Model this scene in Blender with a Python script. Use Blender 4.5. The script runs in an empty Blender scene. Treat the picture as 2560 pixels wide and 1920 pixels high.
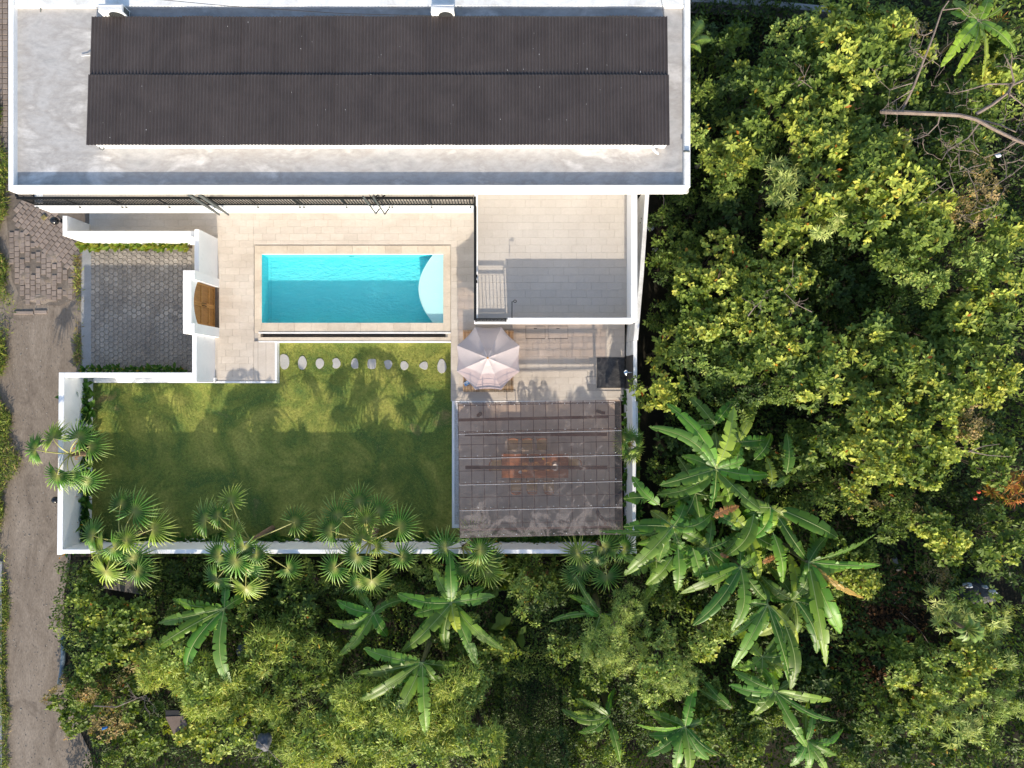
import bpy, math, random
import numpy as np
from mathutils import Vector, Matrix

# ------------------------------------------------------------------ camera, sky, sun, exposure
SC = bpy.context.scene
COL = SC.collection
H = 31.0            # drone height above the lane
F = 1707.0          # focal length in px of the 2560 px wide picture (24 mm on 36 mm)
cam_d = bpy.data.cameras.new("camera")
cam_d.lens = 24.0; cam_d.sensor_width = 36.0; cam_d.clip_end = 500; cam_d.clip_start = 0.1
cam = bpy.data.objects.new("camera", cam_d); COL.objects.link(cam)
cam.location = (0, 0, H); cam.rotation_euler = (0, 0, 0)
SC.camera = cam

SUN_EL = math.radians(22.4)
w = bpy.data.worlds.new("World"); SC.world = w; w.use_nodes = True
nt = w.node_tree; bg = nt.nodes["Background"]
sky = nt.nodes.new("ShaderNodeTexSky"); sky.sky_type = 'NISHITA'; sky.sun_disc = False
sky.sun_elevation = SUN_EL; sky.sun_rotation = math.pi - 0.04
sky.air_density = 1.0; sky.dust_density = 1.2; sky.ozone_density = 1.0
nt.links.new(sky.outputs[0], bg.inputs[0]); bg.inputs[1].default_value = 0.15
sd = bpy.data.lights.new("sun", 'SUN'); sd.energy = 3.6; sd.angle = math.radians(0.5); sd.color = (1.0, 0.885, 0.72)
so = bpy.data.objects.new("sun", sd); COL.objects.link(so)
dvec = Vector((-0.04 * math.cos(SUN_EL), math.cos(SUN_EL), -math.sin(SUN_EL)))
so.rotation_euler = dvec.to_track_quat('-Z', 'Y').to_euler(); so.location = (0, -30, 40)
SC.view_settings.view_transform = 'Standard'; SC.view_settings.look = 'None'
SC.view_settings.gamma = 1.0; SC.view_settings.use_curve_mapping = False
SC.view_settings.exposure = 0.98
SC.render.engine = 'CYCLES'
SC.cycles.use_denoising = True
SC.cycles.max_bounces = 8; SC.cycles.transparent_max_bounces = 16; SC.cycles.diffuse_bounces = 4

R = random.Random(7)
NR = np.random.default_rng(7)

# ------------------------------------------------------------------ helpers
def P(u, v, z=0.0):
    "where the photo's pixel (u, v) lies on the level z"
    return Vector(((u - 1280) / F * (H - z), -(v - 960) / F * (H - z), z))
def X(u, z=0.0): return (u - 1280) / F * (H - z)
def Y(v, z=0.0): return -(v - 960) / F * (H - z)

def lin(r, g, b):
    f = lambda c: (c / 255 / 12.92) if c / 255 <= 0.04045 else ((c / 255 + 0.055) / 1.055) ** 2.4
    return (f(r), f(g), f(b), 1.0)

class MB:
    def __init__(s): s.v = []; s.f = []; s.smooth = False
    def add(s, vs, fs):
        n = len(s.v); s.v += [tuple(p) for p in vs]; s.f += [tuple(i + n for i in q) for q in fs]; return s
    def box(s, x0, x1, y0, y1, z0, z1):
        if x0 > x1: x0, x1 = x1, x0
        if y0 > y1: y0, y1 = y1, y0
        return s.add([(x0,y0,z0),(x1,y0,z0),(x1,y1,z0),(x0,y1,z0),(x0,y0,z1),(x1,y0,z1),(x1,y1,z1),(x0,y1,z1)],
                     [(0,3,2,1),(4,5,6,7),(0,1,5,4),(1,2,6,5),(2,3,7,6),(3,0,4,7)])
    def bbox(s, x0, x1, y0, y1, z0, z1, b=0.012):
        "box with chamfered top edges"
        if x0 > x1: x0, x1 = x1, x0
        if y0 > y1: y0, y1 = y1, y0
        return s.add([(x0,y0,z0),(x1,y0,z0),(x1,y1,z0),(x0,y1,z0),
                      (x0,y0,z1-b),(x1,y0,z1-b),(x1,y1,z1-b),(x0,y1,z1-b),
                      (x0+b,y0+b,z1),(x1-b,y0+b,z1),(x1-b,y1-b,z1),(x0+b,y1-b,z1)],
                     [(0,3,2,1),(0,1,5,4),(1,2,6,5),(2,3,7,6),(3,0,4,7),(4,5,9,8),(5,6,10,9),(6,7,11,10),(7,4,8,11),(8,9,10,11)])
    def prism(s, pts, z0, z1, b=0.0):
        n = len(pts); c = (sum(p[0] for p in pts)/n, sum(p[1] for p in pts)/n)
        vs = [(p[0],p[1],z0) for p in pts]
        if b > 0:
            vs += [(p[0],p[1],z1-b) for p in pts]
            for p in pts:
                dx, dy = c[0]-p[0], c[1]-p[1]; L = math.hypot(dx,dy) or 1
                vs.append((p[0]+dx/L*b, p[1]+dy/L*b, z1))
            fs = [(i,(i+1)%n,n+(i+1)%n,n+i) for i in range(n)] + [(n+i,n+(i+1)%n,2*n+(i+1)%n,2*n+i) for i in range(n)]
            fs.append(tuple(range(2*n,3*n)))
        else:
            vs += [(p[0],p[1],z1) for p in pts]
            fs = [(i,(i+1)%n,n+(i+1)%n,n+i) for i in range(n)]; fs.append(tuple(range(n,2*n)))
        fs.append(tuple(range(n-1,-1,-1)))
        return s.add(vs, fs)
    def wallseg(s, a, b, t, z0, z1):
        "upright slab between plan points a and b"
        a = Vector(a[:2]); b = Vector(b[:2]); d = (b-a).normalized(); n = Vector((-d.y, d.x))*t/2
        return s.prism([a-n, b-n, b+n, a+n], z0, z1)
    def tube(s, pts, rad, n=6, caps=True):
        pts = [Vector(p) for p in pts]
        if not isinstance(rad, (list, tuple)): rad = [rad]*len(pts)
        vs = []; fs = []
        for i, p in enumerate(pts):
            d = (pts[min(i+1,len(pts)-1)] - pts[max(i-1,0)])
            d = d.normalized() if d.length > 1e-9 else Vector((0,0,1))
            u = d.orthogonal().normalized() if i == 0 else (u - d*u.dot(d)).normalized()
            w2 = d.cross(u)
            for k in range(n):
                a = 2*math.pi*k/n; vs.append(p + (u*math.cos(a) + w2*math.sin(a))*rad[i])
        for i in range(len(pts)-1):
            for k in range(n): fs.append((i*n+k, i*n+(k+1)%n, (i+1)*n+(k+1)%n, (i+1)*n+k))
        if caps: fs.append(tuple(range(n-1,-1,-1))); fs.append(tuple(range((len(pts)-1)*n, len(pts)*n)))
        return s.add(vs, fs)
    def lathe(s, c, prof, n=20, cap=True):
        c = Vector(c); vs = []; fs = []
        for (r, z) in prof:
            for k in range(n):
                a = 2*math.pi*k/n; vs.append((c.x+r*math.cos(a), c.y+r*math.sin(a), c.z+z))
        for i in range(len(prof)-1):
            for k in range(n): fs.append((i*n+k, i*n+(k+1)%n, (i+1)*n+(k+1)%n, (i+1)*n+k))
        if cap: fs.append(tuple(range(n-1,-1,-1))); fs.append(tuple(range((len(prof)-1)*n, len(prof)*n)))
        return s.add(vs, fs)

def wloc(o):
    v = Vector((0,0,0))
    while o is not None: v += o.location; o = o.parent
    return v

def link(name, me, m=None, parent=None, kind=None, label=None, cat=None, group=None, loc=None):
    o = bpy.data.objects.new(name, me); COL.objects.link(o)
    if m is not None and me is not None and not me.materials: me.materials.append(m)
    if parent is not None: o.parent = parent
    if loc is not None: o.location = loc
    if kind: o["kind"] = kind
    if label: o["label"] = label
    if cat: o["category"] = cat
    if group: o["group"] = group
    return o

def obj(name, mb, m, parent=None, smooth=False, **kw):
    "mb is in world coordinates; the object's origin goes to its own foot (top-level) or to its parent's"
    v = np.array(mb.v, dtype=float).reshape(-1, 3)
    if parent is not None: base = wloc(parent); loc = None
    else:
        base = Vector(((v[:,0].min()+v[:,0].max())/2, (v[:,1].min()+v[:,1].max())/2, v[:,2].min())); loc = base
    me = bpy.data.meshes.new(name)
    me.from_pydata([tuple(p) for p in (v - np.array(base))], [], mb.f)
    if smooth: me.shade_smooth()
    me.update()
    return link(name, me, m, parent, loc=loc, **kw)

def thing(name, label, cat, loc, group=None):
    o = bpy.data.objects.new(name, None); COL.objects.link(o); o.location = loc
    o.empty_display_size = 0.3
    o["label"] = label; o["category"] = cat
    if group: o["group"] = group
    return o

def copy_tree(o, loc=None, rotz=None, parent=None, label=None):
    c = o.copy(); COL.objects.link(c)
    if parent is not None: c.parent = parent
    if loc is not None: c.location = loc
    if rotz is not None: c.rotation_euler = (0, 0, rotz)
    if label: c["label"] = label
    for ch in list(o.children): copy_tree(ch, parent=c)
    return c

# ------------------------------------------------------------------ materials
def newmat(name):
    m = bpy.data.materials.new(name); m.use_nodes = True
    n = m.node_tree.nodes; l = m.node_tree.links; b = n["Principled BSDF"]
    return m, n, l, b
def noise(n, l, src, scale, detail=6, rough=0.6, dist=0.0):
    t = n.new("ShaderNodeTexNoise"); t.inputs["Scale"].default_value = scale; t.inputs["Detail"].default_value = detail
    t.inputs["Roughness"].default_value = rough; t.inputs["Distortion"].default_value = dist
    l.new(src, t.inputs["Vector"]); return t.outputs["Fac"]
def ramp(n, l, fac, stops):
    r = n.new("ShaderNodeValToRGB"); e = r.color_ramp.elements
    while len(e) < len(stops): e.new(0.5)
    for k, (p, c) in enumerate(stops): e[k].position = p; e[k].color = c
    l.new(fac, r.inputs[0]); return r.outputs[0]
def mixc(n, l, fac, a, b, mode='MIX'):
    x = n.new("ShaderNodeMix"); x.data_type = 'RGBA'; x.blend_type = mode
    for s, v in ((0, fac), (6, a), (7, b)):
        if isinstance(v, (int, float)): x.inputs[s].default_value = v
        elif isinstance(v, tuple): x.inputs[s].default_value = v
        else: l.new(v, x.inputs[s])
    return x.outputs[2]
def c4(c): return tuple(c) + (1.0,) if len(c) == 3 else tuple(c)

def mat(name, stops, scale=1.5, rough=0.75, bump=0.0, bscale=30, rnd=0.0, fine=0.12, fscale=25, spec=0.3,
        metal=0.0, stretch=None, dist=0.4, stain=None, bdist=0.02):
    """noise-driven colour: large patches (stops), fine grain, an optional per-piece brightness and relief"""
    m, n, l, b = newmat(name)
    geo = n.new("ShaderNodeNewGeometry"); src = geo.outputs["Position"]
    if stretch:
        mp = n.new("ShaderNodeMapping"); mp.inputs["Scale"].default_value = stretch; l.new(src, mp.inputs[0]); src = mp.outputs[0]
    c = ramp(n, l, noise(n, l, src, scale, 7, 0.62, dist), [(p, c4(q)) for p, q in stops])
    if fine > 0:
        g = ramp(n, l, noise(n, l, src, fscale, 4, 0.7), [(0.25, (1-fine*1.6,)*3+(1,)), (0.75, (1+fine*0.9,)*3+(1,))])
        c = mixc(n, l, 1.0, c, g, 'MULTIPLY')
    if stain:
        sc_, lo, hi, colr, amt = stain
        f = ramp(n, l, noise(n, l, geo.outputs["Position"], sc_, 8, 0.68, 0.8), [(lo, (0,0,0,1)), (hi, (amt,)*3+(1,))])
        c = mixc(n, l, f, c, c4(colr))
    if rnd > 0:
        oi = n.new("ShaderNodeObjectInfo")
        mr = n.new("ShaderNodeMapRange"); mr.inputs[3].default_value = 1-rnd; mr.inputs[4].default_value = 1+rnd
        l.new(oi.outputs["Random"], mr.inputs[0])
        cb = n.new("ShaderNodeCombineColor")
        for k in range(3): l.new(mr.outputs[0], cb.inputs[k])
        c = mixc(n, l, 1.0, c, cb.outputs[0], 'MULTIPLY')
    l.new(c, b.inputs["Base Color"])
    b.inputs["Roughness"].default_value = rough; b.inputs["Specular IOR Level"].default_value = spec
    b.inputs["Metallic"].default_value = metal
    if bump > 0:
        bp = n.new("ShaderNodeBump"); bp.inputs["Strength"].default_value = bump; bp.inputs["Distance"].default_value = bdist
        l.new(noise(n, l, src, bscale, 5, 0.65), bp.inputs["Height"]); l.new(bp.outputs[0], b.inputs["Normal"])
    return m

def leafmat(name, rough=0.5, transl=0.22, spec=0.2):
    "vertex colour carries each leaf's own colour; leaves let light through"
    m, n, l, b = newmat(name)
    a = n.new("ShaderNodeAttribute"); a.attribute_name = "col"
    l.new(a.outputs["Color"], b.inputs["Base Color"])
    b.inputs["Roughness"].default_value = rough; b.inputs["Specular IOR Level"].default_value = spec
    t = n.new("ShaderNodeBsdfTranslucent")
    tc = mixc(n, l, 1.0, a.outputs["Color"], (1.5, 1.5, 0.45, 1), 'MULTIPLY'); l.new(tc, t.inputs[0])
    mx = n.new("ShaderNodeMixShader"); mx.inputs[0].default_value = transl
    out = n["Material Output"]
    l.new(b.outputs[0], mx.inputs[1]); l.new(t.outputs[0], mx.inputs[2]); l.new(mx.outputs[0], out.inputs[0])
    return m

WHITE = mat("white_paint", [(0.3, (0.74,0.75,0.76)), (0.6, (0.82,0.82,0.82))], scale=0.8, rough=0.6, fine=0.03, bump=0.15, bscale=14,
            stain=(1.9, 0.56, 0.78, (0.42,0.40,0.36), 0.30))
WHITEW = mat("white_wall_weathered", [(0.35, (0.62,0.61,0.58)), (0.55, (0.78,0.78,0.77))], scale=1.6, rough=0.7, fine=0.06, bump=0.3, bscale=18,
            stain=(2.4, 0.58, 0.78, (0.36,0.33,0.28), 0.5))
SLAB = mat("roof_slab_concrete", [(0.30, (0.33,0.325,0.315)), (0.44, (0.45,0.435,0.42)), (0.54, (0.38,0.36,0.34)), (0.68, (0.62,0.60,0.575))], scale=0.75, rough=0.85,
           fine=0.10, fscale=5, bump=0.4, bscale=5, dist=0.35, stretch=(0.75,1.3,1), stain=(0.9, 0.50, 0.78, (0.27,0.235,0.205), 0.5))
SHEET = mat("dark_corrugated", [(0.35, (0.060,0.049,0.047)), (0.65, (0.082,0.067,0.063))], scale=0.9, rough=0.6, fine=0.10, fscale=14, rnd=0.05, spec=0.35, bump=0.1, bscale=60)
DECK = mat("deck_stone", [(0.3, (0.47,0.41,0.345)), (0.5, (0.54,0.48,0.415)), (0.7, (0.60,0.55,0.49))], scale=0.9, rough=0.75, rnd=0.05, fine=0.05, fscale=16,
           stretch=(0.5,1,1), stain=(1.1, 0.6, 0.85, (0.36,0.30,0.24), 0.3))
TERR = mat("terrace_stone", [(0.3, (0.44,0.40,0.355)), (0.7, (0.49,0.455,0.41))], scale=0.7, rough=0.75, rnd=0.02, fine=0.04, fscale=12)
JOINT = mat("joint_mortar", [(0.3, (0.44,0.395,0.345)), (0.7, (0.50,0.46,0.41))], scale=3, rough=0.9)
COPING = mat("coping_stone", [(0.3, (0.50,0.42,0.33)), (0.6, (0.60,0.52,0.42))], scale=1.4, rough=0.7, rnd=0.08, fine=0.06, fscale=12,
             stain=(2.0, 0.6, 0.8, (0.40,0.32,0.18), 0.35))
HEXM = mat("hex_paver_concrete", [(0.3, (0.24,0.21,0.18)), (0.5, (0.32,0.285,0.245)), (0.7, (0.38,0.345,0.30))], scale=0.8, rough=0.9, rnd=0.16, fine=0.16, fscale=30,
           bump=0.5, bscale=50, stain=(0.9, 0.55, 0.75, (0.15,0.14,0.13), 0.5))
HEXGROUT = mat("hex_paver_bed", [(0.3, (0.22,0.195,0.16)), (0.7, (0.31,0.28,0.235))], scale=4, rough=0.95)
PAVER = mat("lane_paver_concrete", [(0.3, (0.21,0.165,0.138)), (0.7, (0.28,0.23,0.195))], scale=1.2, rough=0.9, rnd=0.12, fine=0.1, fscale=25, bump=0.4, bscale=40,
            stain=(1.1, 0.52, 0.7, (0.15,0.125,0.105), 0.6))
CONC = mat("plain_concrete", [(0.3, (0.24,0.24,0.24)), (0.7, (0.32,0.32,0.315))], scale=1.5, rough=0.9, fine=0.08, bump=0.3, bscale=30)
ROAD = mat("lane_worn_asphalt", [(0.25, (0.145,0.115,0.089)), (0.5, (0.215,0.176,0.139)), (0.75, (0.29,0.243,0.196))], scale=0.75, rough=0.95, fine=0.22, fscale=11, stretch=(1.5,0.55,1),
           bump=0.6, bscale=14, dist=1.2, stain=(0.8, 0.58, 0.68, (0.095,0.075,0.06), 0.6))
SOIL = mat("forest_soil", [(0.3, (0.012,0.013,0.008)), (0.7, (0.034,0.028,0.018))], scale=1.3, rough=1.0, fine=0.3, fscale=18, bump=0.8, bscale=12)
LITTER = mat("dirt_brown", [(0.3, (0.05,0.035,0.025)), (0.7, (0.11,0.08,0.055))], scale=2, rough=1.0, fine=0.3, fscale=22, bump=0.8, bscale=18)
LAWN = mat("lawn_turf", [(0.28, (0.33,0.25,0.11)), (0.38, (0.10,0.17,0.040)), (0.50, (0.21,0.25,0.050)), (0.64, (0.38,0.37,0.085))], scale=0.42, rough=0.95, fine=0.28, fscale=9,
           bump=1.0, bscale=45, dist=0.8, stain=(0.55, 0.54, 0.70, (0.075,0.13,0.030), 0.8))
BLACKM = mat("black_steel", [(0.3, (0.008,0.009,0.010)), (0.7, (0.014,0.015,0.016))], scale=4, rough=0.6, fine=0.05, spec=0.2)
GREYST = mat("grey_green_steel", [(0.3, (0.05,0.06,0.06)), (0.7, (0.075,0.085,0.085))], scale=4, rough=0.45, spec=0.5)
def woodmat(name, a, b, sc=(1,12,12), rough=0.55, rnd=0.1):
    return mat(name, [(0.3, a), (0.7, b)], scale=1.8, rough=rough, stretch=sc, rnd=rnd, fine=0.12, fscale=10, spec=0.35, dist=0.8)
DOORW = woodmat("door_teak", (0.30,0.135,0.030), (0.47,0.235,0.062), (6,6,1.2))
DOORD = woodmat("door_teak_panel", (0.25,0.105,0.022), (0.40,0.19,0.045), (6,6,1.2))
TABLEW = woodmat("table_red_wood", (0.28,0.115,0.055), (0.40,0.18,0.085), (1,9,9))
CHAIRW = woodmat("chair_wood", (0.30,0.12,0.05), (0.42,0.19,0.08), (6,6,1))
SEATM = mat("seat_rush", [(0.3, (0.50,0.36,0.18)), (0.7, (0.62,0.46,0.25))], scale=6, rough=0.8)
MATW = mat("slatted_bamboo", [(0.25, (0.16,0.09,0.045)), (0.45, (0.42,0.29,0.17)), (0.6, (0.30,0.18,0.09)), (0.75, (0.55,0.45,0.32))], scale=5, rough=0.8, rnd=0.35, stretch=(1,0.1,1))
CANVAS = mat("umbrella_canvas", [(0.3, (0.44,0.385,0.38)), (0.7, (0.49,0.43,0.425))], scale=0.9, rough=0.9, fine=0.03)
BLACKST = mat("black_wet_stone", [(0.3, (0.012,0.012,0.013)), (0.5, (0.045,0.043,0.042)), (0.7, (0.11,0.105,0.10))], scale=2.2, rough=0.35, spec=0.6, fine=0.2, dist=2.5)
BLACKWL = mat("black_wall_stone", [(0.3, (0.045,0.042,0.04)), (0.7, (0.085,0.08,0.075))], scale=1.5, rough=0.6, stretch=(1,6,1), fine=0.1)
PEBBLE = mat("white_pebbles", [(0.3, (0.45,0.45,0.46)), (0.7, (0.72,0.71,0.70))], scale=14, rough=0.8, fine=0.2, fscale=40)
STONE = mat("stepping_stone", [(0.3, (0.36,0.35,0.325)), (0.7, (0.45,0.435,0.41))], scale=2.5, rough=0.8, rnd=0.05, fine=0.06, fscale=20, bump=0.3, bscale=25)
TRUNK = mat("bark", [(0.3, (0.07,0.05,0.035)), (0.7, (0.15,0.115,0.085))], scale=3, rough=0.95, fine=0.25, fscale=20, bump=0.8, bscale=30)
DEADW = mat("dead_wood", [(0.3, (0.16,0.125,0.105)), (0.7, (0.27,0.215,0.18))], scale=3, rough=0.9, fine=0.2, fscale=20, bump=0.6, bscale=30)
PALMT = mat("palm_trunk", [(0.3, (0.17,0.11,0.07)), (0.7, (0.30,0.21,0.14))], scale=8, rough=0.95, fine=0.3, fscale=20, bump=0.8, bscale=30)
BANT = mat("banana_stem", [(0.3, (0.10,0.12,0.04)), (0.7, (0.20,0.17,0.08))], scale=4, rough=0.8)
PLASTIC = mat("white_plastic", [(0.3, (0.66,0.67,0.68)), (0.7, (0.74,0.75,0.75))], scale=2, rough=0.4, spec=0.5, fine=0.03)
DARKIN = mat("dark_inside", [(0.3, (0.012,0.012,0.013)), (0.7, (0.025,0.025,0.026))], scale=3, rough=0.8)
GUTTER = mat("gutter_stone", [(0.3, (0.10,0.08,0.065)), (0.7, (0.18,0.15,0.12))], scale=3, rough=0.7)
POOLM = mat("pool_plaster_aqua", [(0.3, (0.11,0.64,0.70)), (0.7, (0.14,0.68,0.74))], scale=0.7, rough=0.6, fine=0.03, fscale=6, bump=1.0, bscale=4.0, bdist=0.07, stretch=(1,2.2,1))
SHELFM = mat("pool_shelf_pale", [(0.3, (0.56,0.76,0.745)), (0.7, (0.61,0.80,0.785))], scale=0.7, rough=0.6, fine=0.02)
BRASS = mat("rattan_weave", [(0.3, (0.35,0.20,0.08)), (0.7, (0.55,0.35,0.16))], scale=20, rough=0.7)
LEAF = leafmat("foliage_leaf")
FROND = leafmat("palm_frond_leaf", rough=0.38, transl=0.18, spec=0.4)
BANL = leafmat("banana_leaf", rough=0.42, transl=0.25, spec=0.3)

def color_attr(me, cols):
    a = me.color_attributes.new("col", 'FLOAT_COLOR', 'POINT')
    c = np.ones((len(cols), 4), dtype=np.float32); c[:, :3] = cols
    a.data.foreach_set("color", c.ravel())

def fast_mesh(name, V, T):
    "V: n x 3 floats, T: m x 3 triangle indices"
    me = bpy.data.meshes.new(name)
    me.vertices.add(len(V)); me.vertices.foreach_set("co", np.ascontiguousarray(V, dtype=np.float32).ravel())
    me.loops.add(len(T)*3); me.loops.foreach_set("vertex_index", np.ascontiguousarray(T, dtype=np.int32).ravel())
    me.polygons.add(len(T)); me.polygons.foreach_set("loop_start", np.arange(0, len(T)*3, 3, dtype=np.int32))
    me.polygons.foreach_set("loop_total", np.full(len(T), 3, dtype=np.int32))
    me.update(calc_edges=True)
    return me

# ================================================================== GROUND
GZ = 0.0
def poly_px(pts, z): return [tuple(P(u, v, z)[:2]) for u, v in pts]
hx0, hx1, hy0, hy1 = X(648), X(1116), Y(812), Y(630)
m = MB()
for (xa, xb, ya, yb) in ((-120,hx0,-120,120),(hx1,120,-120,120),(hx0,hx1,-120,hy0),(hx0,hx1,hy1,120)):
    m.add([(xa,ya,-0.03),(xb,ya,-0.03),(xb,yb,-0.03),(xa,yb,-0.03)], [(0,1,2,3)])
obj("ground", m, SOIL, kind="structure")
# lane
m = MB()
lane = [(-60,-700),(228,-700),(228,960),(176,1380),(176,1400),(160,1480),(158,1620),(160,1700),(185,1760),(200,1830),(225,1880),(240,1960),(260,2600),(-60,2600)]
m.prism(poly_px(lane, 0.0), -0.2, 0.0)
obj("road", m, ROAD, kind="structure")

# square pavers of the lane near the house (diagonal field, then a straight field going under dirt)
paving = obj("pavement", MB().prism(poly_px([(2,-60),(228,-60),(228,660),(205,660),(190,745),(150,765),(60,760),(30,700),(18,560),(2,420)], 0.0), -0.1, 0.012), GUTTER, kind="structure")
def paver_mesh(s, h, b=0.012):
    mb = MB(); mb.prism([(-s,-s),(s,-s),(s,s),(-s,s)], 0, h, b)
    me = bpy.data.meshes.new("paver"); me.from_pydata(mb.v, [], mb.f); me.materials.append(PAVER); return me
pv = paver_mesh(0.107, 0.035)
rr = random.Random(3)
base = wloc(paving)
cnt = 0
def place_paver(x, y, rot, sc=(1,1,1), z=0.012):
    global cnt
    if cnt >= 300: return
    o = link("paver", pv, None, paving); o.location = Vector((x, y, z)) - base
    o.rotation_euler = (rr.uniform(-.02,.02), rr.uniform(-.02,.02), rot + rr.uniform(-.035,.035)); o.scale = sc; cnt += 1
s = 0.242; ang = math.radians(-40)
def inpoly(x, y, pts):
    c = False; n = len(pts)
    for i in range(n):
        x1, y1 = pts[i]; x2, y2 = pts[(i+1) % n]
        if (y1 > y) != (y2 > y) and x < (x2-x1)*(y-y1)/(y2-y1)+x1: c = not c
    return c
diag = poly_px([(55,500),(118,492),(165,560),(215,618),(204,655),(192,700),(160,660),(120,640),(90,610),(62,575),(38,560),(36,520)], 0)
stra = poly_px([(22,575),(58,580),(88,615),(118,645),(158,665),(188,705),(180,742),(120,752),(78,760),(62,752),(36,700),(26,640)], 0)
c0 = P(110, 590)
for i in range(-18, 19):
    for j in range(-18, 19):
        a, b = i*s*1.0, j*s + (0.5*s if i % 2 else 0)
        x = c0.x + a*math.cos(ang) - b*math.sin(ang); y = c0.y + a*math.sin(ang) + b*math.cos(ang)
        if inpoly(x, y, diag): place_paver(x+rr.uniform(-.008,.008), y+rr.uniform(-.008,.008), ang)
for i in range(0, 16):
    for j in range(-8, 16):
        x = X(30)+i*s; y = Y(760)+j*s + (0.35*s if i % 2 else 0)
        if inpoly(x, y, stra) and rr.random() < 0.9: place_paver(x+rr.uniform(-.01,.01), y+rr.uniform(-.01,.01), 0, (0.96,1,1), 0.010)
for k in range(52):     # the strip beside the house
    for q in range(2):
        place_paver(X(14)-q*s*1.02+rr.uniform(-.01,.01), Y(500)+k*0.245, 0)
# dusty film over most of the straight field edges: low mounds of dirt
m = MB()
for (u, v, a, b) in [(50,600,0.35,0.55),(120,700,0.6,0.35),(60,690,0.4,0.5),(135,640,0.45,0.4),(175,720,0.35,0.5),(100,745,0.9,0.3)]:
    c = P(u, v); n = 14; ring = []
    for k in range(n):
        t = 2*math.pi*k/n; r_ = rr.uniform(.75,1.2); ring.append((c.x+a*r_*math.cos(t), c.y+b*r_*math.sin(t), 0.005))
    m.add([(c.x, c.y, 0.062)]+ring, [(0,1+k,1+(k+1)%n) for k in range(n)])
obj("dirt", m, ROAD, kind="structure")

# forecourt: concrete strip and hexagon pavers
fc = obj("forecourt", MB().box(X(203),X(500),Y(930),Y(612),-0.1,0.040), HEXGROUT, kind="structure")
m = MB(); m.prism(poly_px([(206,622),(213,612),(228,610),(228,930),(207,930),(204,880),(203,700)], 0.07), -0.1, 0.068, 0.01)
obj("concrete_strip", m, CONC, fc)
hr = 0.117
mb = MB(); mb.prism([(hr*math.cos(math.radians(60*k)), hr*math.sin(math.radians(60*k))) for k in range(6)], 0, 0.030, 0.018)
hexm = bpy.data.meshes.new("hexagon_paver"); hexm.from_pydata(mb.v, [], mb.f); hexm.materials.append(HEXM)
# ring-topped version: raised rim around a shallow dish, as many of them have worn
def ringhex():
    mb = MB(); vs = []
    for (r_, z_) in ((hr,0),(hr,0.016),(hr*0.90,0.030),(hr*0.70,0.030),(hr*0.60,0.017)):
        for k in range(6): vs.append((r_*math.cos(math.radians(60*k)), r_*math.sin(math.radians(60*k)), z_))
    fs = [(i*6+k, i*6+(k+1)%6, (i+1)*6+(k+1)%6, (i+1)*6+k) for i in range(4) for k in range(6)]
    fs.append(tuple(range(24,30))); mb.add(vs, fs)
    me = bpy.data.meshes.new("hexagon_paver"); me.from_pydata(mb.v, [], mb.f); me.materials.append(HEXM); return me, mb
hexr, hexr_mb = ringhex()
sp = hr*2*0.875; cells = []
x = X(234); i = 0
while x < X(484):
    yy = Y(928) + (sp*0.58 if i % 2 else 0)
    while yy < Y(621): cells.append((x, yy)); yy += sp*1.165
    x += hr*1.78; i += 1
ctr = (X(360), Y(700))
cells.sort(key=lambda c: -c[1])
fb = wloc(fc); rest = MB()
for k, (cx, cy) in enumerate(cells):
    z = 0.040 + rr.uniform(-0.003, 0.003)
    if k < 300:
        o = link("hexagon_paver", hexr if rr.random() < 0.62 else hexm, None, fc); o.location = Vector((cx, cy, z)) - fb
        o.rotation_euler = (rr.uniform(-.015,.015), rr.uniform(-.015,.015), rr.uniform(-.05,.05))
    else:
        rest.add([(cx+v[0], cy+v[1], z+v[2]) for v in hexr_mb.v], hexr_mb.f)
obj("hexagon_paver", rest, HEXM, fc, kind="stuff")

# two long kerb blocks across the lane at the end of the pavers
m = MB(); m.bbox(X(36),X(84),Y(786),Y(778),-0.05,0.05); obj("kerb_stone", m, PAVER, label="pale long kerb block set flush across the lane, left of the pair", cat="kerb stone", group="kerb blocks across the lane")
m = MB(); m.bbox(X(87),X(118),Y(785),Y(776),-0.05,0.05); obj("kerb_stone", m, PAVER, label="short kerb block set flush across the lane, nearer the forecourt", cat="kerb stone", group="kerb blocks across the lane")
# kerb at the left picture edge
m = MB(); m.box(X(-60),X(9),Y(2300),Y(1402),-0.1,0.12); obj("left_kerb", m, CONC, kind="structure")

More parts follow.
